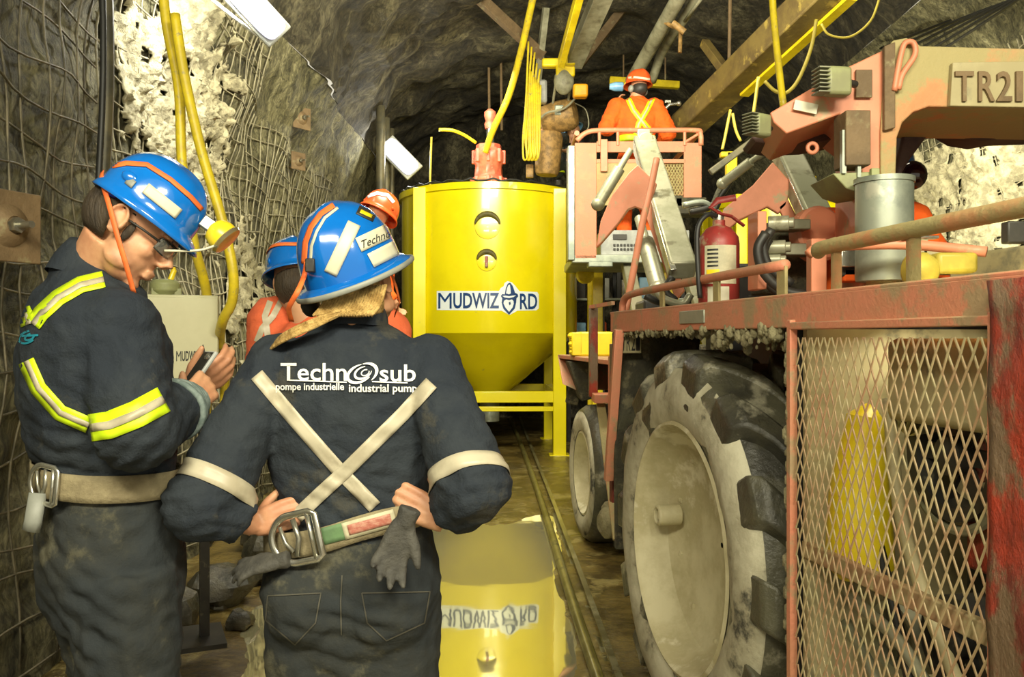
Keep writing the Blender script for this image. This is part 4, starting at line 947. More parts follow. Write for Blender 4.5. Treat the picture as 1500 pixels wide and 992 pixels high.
# basket
BD = 8.6
def bx(x0, x1, y0, y1, d0, d1):   # pixel box on front plane d0
    a, b_ = at(x0, y1, d0), at(x1, y0, d0); return ((a.x+b_.x)/2, (d0+d1)/2, (a.z+b_.z)/2), (b_.x-a.x, d1-d0, b_.z-a.z)
bk = Q('basket_floor', MB().box(*bx(838, 1032, 372, 384, BD, BD+1.3)), 'galv', bevel=.01)
Q('basket_underframe', MB().box(*bx(880, 1010, 336, 374, BD+.1, BD+1.1)), 'grey', bevel=.01)
m = MB()
for k in range(9):
    for j in range(2): m.box(at(900+k*5, 358+j*6, BD+.09), (.022, .02, .02))
m.box(at(908, 346, BD+.09), (.14, .02, .05)); m.box(at(965, 350, BD+.09), (.09, .02, .10)); m.box(at(983, 345, BD+.09), (.05, .02, .14)); Q('vent_slots', m, 'black')
Q('control_tray', MB().box(*bx(862, 898, 380, 390, BD, BD+.2)), 'galv', bevel=.01)
for (x0, x1) in ((842, 874), (1002, 1028)): Q('basket_panel', MB().box(*bx(x0, x1, 208, 378 if x0 < 900 else 300, BD, BD+.03)), 'salmon', bevel=.006)
m = MB(); m.box(*bx(832, 842, 212, 380, BD-.02, BD+.2)); Q('side_plate', m, 'galv', bevel=.006)
m = MB(); m.box(*bx(874, 1004, 206, 222, BD, BD+.03)); m.box(*bx(874, 1004, 232, 238, BD, BD+.03)); Q('basket_panel', m, 'salmon', bevel=.004)
m = MB()
for s in (1, -1):
    for k in range(-14, 30):
        p0 = (958+k*4.5, 238); 
        q = [(958+(k+s*j/2)*4.5, 238+j*4) for j in range(17)]
        q = [v for v in q if 956 <= v[0] <= 1003]
        if len(q) > 1: m.tube([at(x, y, BD+.03) for x, y in q], .006, 4)
Q('basket_mesh', m, 'dusty')
m = MB(); m.box(*bx(874, 956, 238, 300, BD, BD+.03)); Q('basket_panel', m, 'dusty', bevel=.004)
m = MB(); m.box(*bx(960, 1004, 238, 300, BD+1.2, BD+1.23)); Q('rear_panel', m, 'tan')
for d in (BD, BD+1.3):
    m = MB(); m.tube(smooth_path([at(845, 205, d), at(858, 194, d), at(880, 190, d), at(950, 190, d), at(1018, 190, d), at(1026, 195, d), at(1027, 212, d)], 5), .026, 10); Q('top_rail', m, 'salmonclean', smooth=180)
for x in (845, 1024):
    m = MB(); m.cyl(at(x, 194, BD), at(x, 194, BD)+Vector((0, 1.3, 0)), .026); Q('top_rail', m, 'salmonclean')
for x in (878, 905, 1003, 1026):
    m = MB(); m.cyl(at(x, 190, BD), at(x, 212, BD), .016); Q('rail_post', m, 'salmonclean')
m = MB(); m.cyl(at(1004, 207, BD), at(1022, 196, BD), .014); Q('rail_post', m, 'salmonclean')
m = MB(); m.box(*bx(880, 890, 203, 250, BD-.04, BD)); Q('latch_plate', m, 'salmonclean', bevel=.004)
m = MB(); m.box(*bx(990, 1035, 288, 312, BD-.1, BD+.2)); m.box(*bx(960, 1000, 285, 302, BD-.1, BD+.1)); Q('foot_step', m, 'flap', bevel=.01)
for i, L in enumerate([[(1000, 300), (1030, 296), (1050, 310), (1062, 322)], [(1010, 310), (1040, 302), (1056, 285), (1072, 262)], [(1045, 300), (1058, 272), (1078, 250), (1100, 236), (1122, 224)], [(1052, 296), (1045, 315), (1065, 320)]]):
    m = MB(); m.tube(smooth_path([at(x, y, 5.6) for x, y in L], 5), .022, 8); Q('hydraulic_hose', m, ['galv', 'black', 'flap', 'black'][i], smooth=180)
m = MB(); m.beam(at(1040, 252, 7.5), at(1110, 200, 7.5), .06, .06); Q('jib_bar', m, 'pipe', bevel=.01)
# yellow items near it
t = thing('yellow_engine_box', 'yellow ribbed engine box on the lift deck beside the tank leg', 'engine box', (.85, 6.3, 1.32))
m = MB(); a = at(868, 503, 6.4); m.box((a.x+.05, 6.4, 1.41), (.34, .4, .18)); part('box', m, M_['steely'], t, bevel=.015)
m = MB()
for k in range(5): m.ball((a.x-.15+.02*math.sin(k*3), 6.25, 1.35+k*.03), (.04, .04, .025), 10)
m.box((a.x-.13, 6.35, 1.41), (.08, .3, .17)); part('ribs', m, M_['lampyellow'], t, bevel=.02)
tag(part('yellow_bracket', MB().box(at(1071, 242, 8), (.10, .08, .26)).box(at(1066, 226, 8), (.14, .08, .05)), M_['steely'], bevel=.01), 'bright yellow upright bracket behind the right lifting arm', 'bracket')

# ================================================ PEOPLE
I4 = Matrix()
def torso(m, secs, seg=36, n=2.3):
    rings = []
    for (z, cx, cy, rx, ry) in secs:
        r = []
        for k in range(seg):
            a = 2*math.pi*k/seg; c, s_ = math.cos(a), math.sin(a)
            r.append(m.v((cx+rx*math.copysign(abs(c)**(2/n), c), cy+ry*math.copysign(abs(s_)**(2/n), s_), z)))
        rings.append(r)
    for A, B in zip(rings, rings[1:]):
        for k in range(seg): m.f([A[k], A[(k+1) % seg], B[(k+1) % seg], B[k]])
    m.f(rings[0][::-1]); m.f(rings[-1])
def limb(m, J, rad, n=5, seg=16):
    P_, Rr = [], []
    for i in range(len(J)-1):
        for k in range(n):
            t = k/n; P_.append(Vector(J[i]).lerp(Vector(J[i+1]), t)); Rr.append(rad[i]+(rad[i+1]-rad[i])*t)
    P_.append(Vector(J[-1])); Rr.append(rad[-1])
    for _ in range(2): P_ = [P_[0]]+[(P_[i-1]+P_[i]*2+P_[i+1])/4 for i in range(1, len(P_)-1)]+[P_[-1]]
    m.tube(P_, Rr, seg)
def hand(m, wrist, f, n, th, s=1.0, curl=(25, 30, 22), fat=1.0, spread=.0, thumb=(.65, .65, .25)):
    wrist, f, n = Vector(wrist), Vector(f).normalized(), Vector(n); n = (n-f*n.dot(f)).normalized()
    th = Vector(th); th = (th-f*th.dot(f)-n*th.dot(n)).normalized()
    for i, (kf, ks, L, w0) in enumerate(((.086, .031, .97, .016), (.090, .010, 1.08, .006), (.086, -.011, 1.0, -.006), (.077, -.030, .80, -.016))):
        b0 = wrist+th*w0*s; k0 = wrist+(f*kf+th*ks)*s
        m.tube([b0, b0.lerp(k0, .5)-n*.003*s, k0], [.015*s*fat, .015*s*fat, .0115*s*fat], 10)
        d = (f+th*spread*(1.5-i)*.3).normalized(); p = k0; pts = [p]; ang = 0
        for j, l in enumerate((.042, .027, .021)):
            ang += R(curl[j])*(1+.08*i); dd = d*math.cos(ang)+n*math.sin(ang); p = p+dd*l*L*s; pts.append(p)
        m.tube(pts, [.0105*s*fat, .0098*s*fat, .0088*s*fat, .0066*s*fat], 10); m.ball(pts[-1], .0068*s*fat, 8)
    b0 = wrist+(f*.018+th*.020)*s; t1 = (th*thumb[0]+f*thumb[1]+n*thumb[2]).normalized(); t2 = (t1+f*.5+n*.1).normalized()
    pts = [wrist, b0, b0+t1*.040*s, b0+t1*.040*s+t2*.032*s, b0+t1*.040*s+t2*.056*s]
    m.tube(pts, [.015*s*fat, .0155*s*fat, .013*s*fat, .0108*s*fat, .0078*s*fat], 10); m.ball(pts[-1], .008*s*fat, 8)
def head(m, HM, s=1.0, detail=True):
    o = m.M; m.M = HM @ Matrix.Scale(s, 4)
    m.ball((0, -.012, .030), (.076, .097, .086), 24); m.ball((0, .028, -.030), (.063, .064, .080), 20)
    m.ball((0, .036, -.080), (.046, .046, .032), 16); m.ball((0, .074, -.099), (.022, .016, .015), 12)
    if detail:
        m.tube([(0, .083, .022), (0, .100, -.004), (0, .114, -.026)], [.007, .009, .0125], 10)
        for s_ in (-1, 1):
            m.ball((s_*.010, .100, -.030), (.008, .010, .007), 8); m.ball((s_*.036, .060, -.022), (.024, .024, .024), 12)
            m.ball((s_*.030, .082, .028), (.024, .010, .008), 10); m.ball((s_*.045, .030, -.070), (.018, .035, .020), 10)
        m.ball((0, .092, -.057), (.023, .010, .0065), 10); m.ball((0, .089, -.069), (.021, .010, .0075), 10)
    for s_ in (-1, 1):
        m.ball((s_*.077, -.006, -.004), (.007, .020, .030), 12)
        if detail:
            pts = [(s_*(.086+.003*math.sin(a)), -.010+.019*math.cos(a), .000+.029*math.sin(a)) for a in [R(d) for d in range(-110, 200, 20)]]
            m.tube(pts, .0042, 8); m.ball((s_*.083, -.002, -.028), (.004, .008, .009), 8)
    m.M = o
def fold(me, amp, extra=(), freq=1.0, seed=0):
    nn = [v.normal.copy() for v in me.vertices]
    for v, n in zip(me.vertices, nn):
        p = v.co; q = Vector((p.x*8, p.y*8, p.z*11))*freq+Vector((seed, 0, 0))
        a = noise.noise(q); b_ = abs(noise.noise(q*1.9+Vector((5, 5, 5)))); c = noise.noise(Vector((p.x*14, p.y*14, p.z*4))*freq+Vector((9, seed, 0)))
        d = amp*(.9*a+1.9*(.26-b_)+.6*c)
        wv = .5+.5*noise.noise(Vector((p.x*3, p.y*3, p.z*3+seed)))
        if p.z < 1.02: d += amp*2.6*wv*(.22-abs(noise.noise(Vector((p.x*9+p.z*4, p.y*9-p.z*2, p.z*3+seed)))))
        else: d += amp*2.2*wv*(.22-abs(noise.noise(Vector((p.x*5, p.y*5+seed, p.z*12+p.x*6)))))
        for (c0, ax, rad, fr, am) in extra:
            r = (p-c0); k = math.exp(-r.length_squared/rad**2)
            if k > .03:
                t = r.dot(ax); sd = r-ax*t
                d += am*k*(abs(math.sin(t*fr+1.8*noise.noise(p*9)+sd.x*14))-.45)
        v.co = p+n*d
def helmet_pt(u, t, RX, RY, H, ridge=.006):
    ph = t*math.pi/2; r = math.cos(ph)**.80; h = math.sin(ph)**.92
    x, y, z = RX*r*math.cos(u), RY*r*math.sin(u), H*h
    k = math.exp(-(x/.016)**2)*min(1, t*3)*ridge
    l = Vector((x/RX**2, y/RY**2, max(z, .02)/H**2)).normalized()
    return Vector((x, y, z))+l*k
def helmet(par, HM, mat, full=True, RX=.128, RY=.150, H=.148, edge=None, brimw=.034, peak=.055, lamp_='yellow', band=True, strapmat='strap', name='helmet', slots=True):
    B = lambda u: brimw+(peak-brimw)*max(0, math.sin(u))**4 if full else .010+(peak-.010)*max(0, math.sin(u))**3
    m = MB(HM); g = []; NU, NT = 64, 22
    for j in range(NT):
        g.append([m.v(helmet_pt(2*math.pi*k/NU, j/(NT-1)*.985, RX, RY, H)) for k in range(NU)])
    for A, C_ in zip(g, g[1:]):
        for k in range(NU): m.f([A[k], A[(k+1) % NU], C_[(k+1) % NU], C_[k]])
    m.f(g[-1]); prev = g[0]; 
    for f, dz in ((.35, -.004), (.75, -.010), (1.0, -.017)):
        row = []
        for k in range(NU):
            u = 2*math.pi*k/NU; w_ = B(u)*f; row.append(m.v(((RX+w_)*math.cos(u), (RY+w_)*math.sin(u), dz-(.012*f*max(0, math.sin(u))**2 if full else .01*f))))
        for k in range(NU): m.f([prev[k], row[k], row[(k+1) % NU], prev[(k+1) % NU]])
        prev = row
    sh = link(name, m.mesh(name), mat, par, smooth=60)
    md = sh.modifiers.new('thickness', 'SOLIDIFY'); md.thickness = .004; md.offset = -1
    if edge:
        m = MB(HM); pts = []
        for k in range(NU):
            u = 2*math.pi*k/NU; w_ = B(u)-.001; pts.append(((RX+w_)*math.cos(u), (RY+w_)*math.sin(u), -.017-.012*max(0, math.sin(u))**2 if full else -.027))
        m.tube(pts, [(.007, .0035)]*NU, 8, up=(0, 0, 1), closed=True); part('brim_edge', m, edge, sh, smooth=180)
    for s_ in ((-1, 1) if slots else ()):      # moulded side lugs
        m = MB(HM); a = 0 if s_ > 0 else math.pi; p = helmet_pt(a-.35*s_, .12, RX, RY, H); m.ball(p, (.006, .020, .013), 12); part('side_slot', m, mat, sh, smooth=180)
    if band:
        ribbon_dome(HM, [(-math.pi/2+.9*math.sin(k/14*math.pi)*1.0 if False else R(-90+180*k/14), .30+.16*math.sin(math.pi*k/14)) for k in range(15)], .018, M_[strapmat], sh, (RX, RY, H))
        ribbon_dome(HM, [(R(-90-180*k/14), .30+.16*math.sin(math.pi*k/14)) for k in range(15)], .018, M_[strapmat], sh, (RX, RY, H))
    if lamp_:
        m = MB(HM); m.box((0, RY+.012, .05), (.035, .03, .03)); part('lamp_clip', m, M_['steel'], sh, bevel=.003)
        m = MB(HM); m.lathe([(.012, .0), (.030, .012), (.036, .030), (.036, .045)], (0, RY+.018, .052), (0, 1, -.15), 24); part('cap_lamp', m, M_['lampyellow'], sh, smooth=50)
        m = MB(HM); m.lathe([(.037, .043), (.040, .046), (.037, .054), (.005, .056)], (0, RY+.018, .052), (0, 1, -.15), 24); part('cap_lamp_lens', m, M_['clear'], sh, smooth=50)
    return sh
def ribbon(pts, nrm, w_, mat, par, name='strap', th=.002):
    m = MB(); rows = []
    for i, p in enumerate(pts):
        t = (pts[min(i+1, len(pts)-1)]-pts[max(i-1, 0)]).normalized(); s_ = t.cross(nrm[i]).normalized()*w_/2
        rows.append([m.v(p-s_), m.v(p), m.v(p+s_)])
    for A, C_ in zip(rows, rows[1:]):
        m.f([A[0], A[1], C_[1], C_[0]]); m.f([A[1], A[2], C_[2], C_[1]])
    return part(name, m, mat, par, smooth=180, solid=th)
def ribbon_dome(HM, ut, w_, mat, par, dims, off=.004, name='strap'):
    pts, nr = [], []
    for u, t in ut:
        p = helmet_pt(u, t, *dims); n = Vector((p.x/dims[0]**2, p.y/dims[1]**2, max(.01, p.z)/dims[2]**2)).normalized(); pts.append(HM @ (p+n*off)); nr.append(HM.to_3x3() @ n)
    return ribbon(pts, nr, w_, mat, par, name)
def ring_cast(surf, c, z, hw, off, mat, par, name='belt', a0=0, a1=360, rmin=.08, rmax=.26, th=.004, rows=5):
    """z(x, y, angle) is the height of the middle of the band"""
    m = MB(); N = 72; g = []
    full = (a1-a0) >= 360
    for j in range(rows):
        rr = []
        for k in range(N+(0 if full else 1)):
            a = R(a0+(a1-a0)*k/N); d = Vector((math.cos(a), math.sin(a), 0)); zz = z(d)+(j/(rows-1)-.5)*2*hw
            h, n = surf.ray(Vector((c[0], c[1], zz)), d, rmax); rr.append((h-Vector((c[0], c[1], zz))).length if h else None)
        L_ = [r for r in rr if r]; med = sorted(L_)[len(L_)//2] if L_ else .17
        rr = [r if r else med for r in rr]; n_ = len(rr)
        rr = [max(rr[(k+q) % n_] for q in (-1, 0, 1)) if full or 0 < k < n_-1 else rr[k] for k in range(n_)]
        for _ in range(2): rr = [(rr[k-1 if full or k else 0]+2*rr[k]+rr[(k+1) % n_ if full or k < n_-1 else k])/4 for k in range(n_)]
        g.append(rr)
    vs = []
    for j in range(rows):
        row = []
        for k in range(len(g[0])):
            a = R(a0+(a1-a0)*k/N); d = Vector((math.cos(a), math.sin(a), 0)); zz = z(d)+(j/(rows-1)-.5)*2*hw
            row.append(m.v(Vector((c[0], c[1], zz))+d*(max(g[q][k] for q in range(rows))+off)))
        vs.append(row)
    n_ = len(vs[0])
    for A, C_ in zip(vs, vs[1:]):
        for k in range(n_ if full else n_-1): m.f([A[k], A[(k+1) % n_], C_[(k+1) % n_], C_[k]])
    return part(name, m, mat, par, smooth=180, solid=th)
def band_cast(surf, p, ax, w_, off, mat, par, name='reflective_band', rmax=.16):
    ax = Vector(ax).normalized(); x = ax.orthogonal().normalized(); y = ax.cross(x); m = MB(); g = []; N = 40
    for j in range(4):
        q = Vector(p)+ax*(j/3-.5)*w_; row = []; rr = []
        for k in range(N):
            a = 2*math.pi*k/N; d = x*math.cos(a)+y*math.sin(a); h, n = surf.ray(q, d, rmax); rr.append((h-q).length if h else None)
        L_ = [r for r in rr if r]; med = sorted(L_)[len(L_)//2] if L_ else .07
        rr = [min(r, med*1.5) if r else med for r in rr]
        for k in range(N):
            a = 2*math.pi*k/N; row.append(m.v(q+(x*math.cos(a)+y*math.sin(a))*((rr[k-1]+rr[k]*2+rr[(k+1) % N])/4+off)))
        g.append(row)
    for A, C_ in zip(g, g[1:]):
        for k in range(N): m.f([A[k], A[(k+1) % N], C_[(k+1) % N], C_[k]])
    return part(name, m, mat, par, smooth=180, solid=.002)
def boots(par, ankles, yaw, mat=None, z0=None):
    for a in ankles:
        a = Vector(a); zf = a.z-.10 if z0 is None else z0
        m = MB(Matrix.Translation((a.x, a.y, zf)) @ Matrix.Rotation(yaw, 4, 'Z'))
        m.ball((0, .10, .045), (.050, .10, .045), 14); m.ball((0, -.01, .05), (.046, .07, .05), 14); m.tube([(0, -.01, .05), (0, -.01, .20)], [.055, .062], 14); m.box((0, .055, .015), (.09, .27, .03))
        me = fuse(m, .010, 3); link('boot', me, mat or M_['black'], par, smooth=180)

def person(label, PM, J, suit, secs, group=None, voxel=.010, bvox=.006, hands=(), headM=None, hscale=1, detail=True, wr=(.075, .068, .052), lg=(.115, .085, .075), folds=(), famp=.006, neck=None, seed=0, extra=None, skin=None, bootz=None, cat='person', tname='person'):
    o = PM.to_translation(); yaw = PM.to_euler().z
    t = thing(tname, label, cat, (o.x, o.y, min(J['ank'][0].z, J['ank'][1].z)-.10 if bootz is None else bootz), yaw, group)
    # body under the clothes
    m = MB(); m.M = PM; torso(m, [(z, cx, cy, rx*.72, ry*.72) for z, cx, cy, rx, ry in secs]); m.M = I4
    for i in (0, 1):
        limb(m, [J['sh'][i], J['el'][i], J['wr'][i]], [.048, .038, .028]); limb(m, [J['hip'][i], J['kn'][i], J['ank'][i]], [.08, .055, .04])
        m.tube([J['wr'][i]+(J['el'][i]-J['wr'][i])*.3, J['wr'][i]], [.034, .027], 12)
    nb = PM @ Vector(neck[0]); ht = headM @ Vector((0, -.022, -.03)); m.tube([nb-Vector((0, 0, .05)), nb, nb.lerp(ht, .5), ht], [.078, .070, .064*hscale, .062*hscale], 18)
    head(m, headM, hscale, detail)
    for h in hands: hand(m, **h)
    body = link('body', fuse(m, bvox, 3, .5), skin or M_['skin'], t, smooth=180)
    # coverall
    m = MB(); m.M = PM; torso(m, secs); m.M = I4
    for i in (0, 1):
        w0 = J['wr'][i]+(J['el'][i]-J['wr'][i]).normalized()*.035
        limb(m, [J['sh'][i], J['el'][i], w0], wr); m.ball(J['sh'][i], wr[0]*1.06, 14); m.ball(J['el'][i], wr[1]*1.04, 14)
        limb(m, [J['hip'][i], J['kn'][i], J['ank'][i]], lg); m.ball(J['kn'][i], lg[1]*1.05, 14)
    if extra: extra(m)
    me = fuse(m, voxel, 4, .5)
    fx = list(folds)
    for i in (0, 1):
        fx.append((J['el'][i], (J['wr'][i]-J['sh'][i]).normalized(), .11, 95, famp*1.3)); fx.append((J['kn'][i], Vector((0, 0, 1)), .13, 70, famp*1.2))
        fx.append((J['ank'][i]+Vector((0, 0, .08)), Vector((0, 0, 1)), .12, 80, famp*1.3))
    fold(me, famp, fx, seed=seed)
    cov = link('coverall', me, suit, t, smooth=180)
    boots(t, J['ank'], yaw, z0=bootz)
    return t, body, cov
V = Vector

# ------------------------------------------------ woman in front, seen from behind
PW = Matrix.Translation((-.390, 2.09, 0))
J = dict(sh=(V((-.575, 2.09, 1.385)), V((-.205, 2.09, 1.385))), el=(at(296, 735, 1.93), at(694, 712, 1.93)), wr=(at(374, 768, 2.0), at(652, 762, 2.0)),
         hip=(V((-.49, 2.09, .84)), V((-.29, 2.09, .84))), kn=(V((-.51, 2.10, .47)), V((-.27, 2.10, .47))), ank=(V((-.52, 2.08, .10)), V((-.26, 2.08, .10))))
secsW = [(.56, 0, 0, .10, .085), (.66, 0, 0, .17, .10), (.76, 0, 0, .208, .125), (.84, 0, -.005, .218, .138), (.92, 0, 0, .205, .130), (1.0, 0, .0, .185, .112), (1.06, 0, 0, .183, .108), (1.15, 0, .0, .198, .118), (1.26, 0, -.005, .212, .125),
         (1.35, 0, -.008, .212, .115), (1.41, 0, -.005, .185, .095), (1.455, 0, .0, .135, .08), (1.485, .0, .005, .085, .068), (1.50, 0, .01, .07, .06)]
brimc = at(517, 396, 2.09)
HW = Matrix.Rotation(R(-18), 4, 'Z') @ Matrix.Rotation(R(-13), 4, 'Y') @ Matrix.Rotation(R(20), 4, 'X')
HW = Matrix.Translation(brimc) @ HW; HWh = HW @ Matrix.Translation((0, 0, -.045))
def glut(m):
    for s_ in (-1, 1): m.ball((-.390+s_*.095, 2.035, .83), (.115, .105, .125), 18)
hands = [dict(wrist=J['wr'][0], f=(.95, -.02, .32), n=(.25, .95, -.1), th=(-.2, .3, .9), s=.92, curl=(14, 26, 20), thumb=(.7, .5, .6)),
         dict(wrist=J['wr'][1], f=(-.88, -.10, .48), n=(-.25, .95, -.1), th=(.4, .2, .8), s=.96, curl=(14, 26, 20), thumb=(.7, .5, .6))]
woman, bodyW, suitW = person('woman in dark coverall and blue helmet seen from behind, hands on hips', PW, J, M_['navy'], secsW, voxel=.008, bvox=.0045, hands=hands, headM=HWh, hscale=.94, detail=True,
    wr=(.074, .084, .064), lg=(.118, .09, .08), neck=((0, .005, 1.46),), famp=.0055, extra=glut, seed=3,
    folds=[(V((-.39, 2.0, 1.08)), V((.2, 0, 1)).normalized(), .13, 75, .008), (V((-.40, 2.0, .76)), V((0, 0, 1)), .12, 60, .010)])
suitW.data.materials.append(M_['navy2'])
zl = WM[suitW].to_translation().z
for p in suitW.data.polygons:
    if p.center.z+zl < .975: p.material_index = 1
SW = Surf(suitW)
# standing collar
m = MB(); m.lathe([(.082, 0), (.079, .03), (.072, .048), (.068, .046), (.074, .02)], (-.385, 2.095, 1.475), (0, .12, 1), 40, closed=False); part('collar', m, M_['navy'], woman, smooth=180)
# braces and arm tapes
for k, L in enumerate(([(376, 548), (430, 612), (500, 692), (530, 722), (549, 742)], [(632, 560), (590, 606), (505, 690), (470, 722), (434, 756)])):
    part('reflective_brace', strip_cam(SW, L, 21, .004+.002*k, 5, 5), M_['reflect'], woman, smooth=180, solid=.0015)
band_cast(SW, J['el'][0].lerp(J['sh'][0], .14), (J['el'][0]-J['sh'][0]), .040, .003, M_['reflect'], woman)
band_cast(SW, J['el'][1].lerp(J['sh'][1], .10), (J['el'][1]-J['sh'][1])+V((-.05, 0, 0)), .038, .003, M_['reflect'], woman)
fW = lambda a, b_: SW.cam(a, b_, .005)
sk = lambda y: y
for s_, x0, x1, y0, y1 in (('Techn', 411, 508, 531, 557), ('sub', 556, 609, 533, 558), ('pompe industrielle', 404, 504, 560, 574), ('industrial pump', 511, 611, 562, 577)):
    mb, _ = text_fit(s_, x0, x1, y0, y1, fW, offset=.012 if y0 < 550 else .02); part('back_print', mb, M_['white'], woman, smooth=180)
part('back_print', strip_cam(SW, [(423, 556), (508, 559)], 1.8, .005, 2), M_['white'], woman)
part('back_print', strip_cam(SW, [(545, 558), (597, 560)], 1.8, .005, 2), M_['white'], woman)
def arcp(cx, cy, rx, ry, a0, a1, n=18, rot=-25):
    o = []
    for k in range(n+1):
        a = R(a0+(a1-a0)*k/n); x, y = rx*math.cos(a), ry*math.sin(a); c, s_ = math.cos(R(rot)), math.sin(R(rot)); o.append((cx+x*c-y*s_, cy+x*s_+y*c))
    return o
for L, w_ in ((arcp(528, 546, 20, 12, 60, 290), lambda t: 1+3.4*math.sin(math.pi*t)), (arcp(532, 545, 13, 8, 20, 300), lambda t: 1+2.6*math.sin(math.pi*t)), (arcp(535, 545, 6, 4, 0, 320), lambda t: 1.6), (arcp(532, 547, 21, 14, -75, 70), lambda t: 1+4*math.sin(math.pi*t))):
    part('back_print', strip_cam(SW, L, w_, .0055, 3, 2), M_['white'], woman, smooth=180)
# trouser stitching and pockets
st = mk('seam_brown', (.085, .08, .06), None, 9, .8)
for L in ([(392, 872), (389, 908), (432, 944), (462, 912), (470, 868), (392, 872)], [(530, 868), (538, 912), (566, 938), (622, 912), (630, 866), (530, 868)], [(501, 842), (499, 880), (500, 930)]):
    part('seam', strip_cam(SW, L, 2.0, .003, 2, 4), st, woman, smooth=180)
# work belt
beltW = ring_cast(SW, (-.390, 2.085), lambda d: 1.000+.215*d.x*.18, .030, .006, M_['webbing'], woman, name='belt')
BS = Surf(beltW)
part('webbing_patch', strip_cam(BS, [(470, 786), (512, 775)], 25, .004, 5, 4), M_['webgreen'], beltW, smooth=180, solid=.001)
part('label', strip_cam(BS, [(503, 778), (579, 757)], 25, .005, 5, 4), M_['weblabel'], beltW, smooth=180, solid=.001)
part('label_print', strip_cam(BS, [(510, 776), (573, 759)], 15, .007, 5, 4), M_['webred'], beltW, smooth=180, solid=.001)
part('keeper', strip_cam(BS, [(463, 788), (470, 786)], 40, .006, 5, 3), M_['webbing'], beltW, smooth=180, solid=.002)
def dring(c, s, par, rot=0, n=V((0, -1, 0))):
    x = V((0, 0, 1)).cross(n).normalized(); z = V((0, 0, 1)); q = Matrix.Rotation(rot, 3, n); x = q @ x; z = q @ z
    pts = []
    for k in range(28):
        a = R(90+180*k/27); pts.append(c+x*math.cos(a)*s+z*math.sin(a)*s*.98)
    pts += [c+x*s*.9-z*s*.98, c+x*s*1.15-z*s*.85, c+x*s*1.15+z*s*.85, c+x*s*.9+z*s*.98]
    m = MB(); m.tube(pts, [(s*.10, s*.15)]*len(pts), 10, up=n, closed=True); m.cyl(c+x*s*.82-z*s*.95, c+x*s*.82+z*s*.95, s*.10)
    d = part('d_ring', m, M_['chrome'], par, smooth=180)
    m = MB(); m.tube([c+x*.1*s+z*s*.8+n*-.004, c+x*.25*s, c+x*.0*s-z*s*.7], s*.12, 8); m.tube([c-x*.5*s+z*s*.6, c-x*.4*s-z*.1*s, c-x*.1*s-z*s*.5], s*.09, 8); part('clip', m, M_['steel'], par, smooth=180)
c = BS.cam(430, 789, .016) or at(428, 789, 1.93)
dring(c, .056, beltW, R(14), V((-.25, -.97, 0)).normalized())
# hair, helmet
m = MB(HWh @ Matrix.Scale(.94, 4)); m.ball((0, -.022, .0), (.082, .100, .098), 28)
bm = m.bm; inv = (HWh @ Matrix.Scale(.94, 4)).inverted()
bmesh.ops.delete(bm, geom=[v for v in bm.verts if (inv @ v.co).y > .035 or ((inv @ v.co).y > -.035 and (inv @ v.co).z < .03 and (inv @ v.co).x > .03)], context='VERTS')
for v in bm.verts: v.co += V((1, 1, 0))*.004*noise.noise(v.co*60)
hair = part('hair', m, M_['blond'], woman, smooth=180, solid=.004)
m = MB(); rh = random.Random(2)
for k in range(34):
    f = rh.uniform(-1, 1); o = V((f*.010, rh.uniform(-.006, .006), f*.014))
    p = [at(510, 452, 1.99)+o*.4, at(478, 466, 1.975)+o*.8, at(452, 477, 1.975)+o*1.0, at(425, 489, 1.99)+o*1.0, at(404, 502, 2.03)+o*.9, at(392, 520, 2.10)+o*.6]
    m.tube(smooth_path(p, 5), [.0045 if i < 22 else .0045*(26-i)/5 for i in range(26)], 5)
part('ponytail', m, M_['blond'], woman, smooth=180)
m = MB(); rh = random.Random(4)
for k in range(21):
    x = 475+k*4.2; m.tube(smooth_path([at(x+6, 428-k*.6, 2.0), at(x-2, 445, 1.985), at(x-16, 462, 1.98)], 4), .0045, 5)
part('loose_hair', m, M_['blond'], woman, smooth=180)
hw = helmet(woman, HW, M_['blue'], True, RX=.118, RY=.138, H=.170, edge=M_['brimgrey'], brimw=.028, peak=.04, slots=False, band=False, lamp_='yellow')
HS = Surf(hw)
for L, w_, o, mt, nm in (([(530, 327), (516, 338), (484, 400)][0:0] or [(519, 326), (484, 400)], 20, .003, 'sticker', 'sticker'), ([(525, 358), (578, 333)], 22, .003, 'sticker', 'name_sticker'), ([(543, 381), (580, 362)], 22, .004, 'sticker', 'sticker'),
                  ([(489, 299), (470, 312), (455, 332), (447, 355), (445, 385)], 8, .004, 'strap', 'strap'), ([(495, 303), (476, 318), (464, 338), (456, 360), (455, 380)], 4, .003, 'sticker', 'strap_edge'), ([(524, 306), (549, 318)], 13, .003, 'black', 'badge'), ([(528, 308), (545, 316)], 5, .005, 'steely', 'badge_mark')):
    mb = strip_cam(HS, L, w_, o, 5, 4); part(nm, mb, M_[mt], hw, smooth=180, solid=.0012)
mb, _ = text_fit('Techno', 529, 572, 341, 353, lambda a, b_: HS.cam(a, b_-(a-550)*.42+2, .0055)); part('sticker_writing', mb, M_['logoblack'], hw, smooth=180)
ribbon([HWh @ V(q) for q in ((.080, .02, .05), (.084, .022, .01), (.080, .03, -.03), (.066, .05, -.07), (.03, .07, -.105))], [HWh.to_3x3() @ V((1, 0, 0))]*5, .012, M_['strap'], hw, 'chin_strap')
p = HS.cam(455, 388, .008); part('clip', MB().box(p, (.022, .02, .032)), M_['black'], hw, bevel=.003)
pts = [HS.cam(449, 384, .012), HS.cam(446, 402, .012) or at(444, 402, 1.97), at(437, 424, 1.93), at(428, 440, 1.94), at(423, 452, 1.96), at(427, 470, 2.0)]
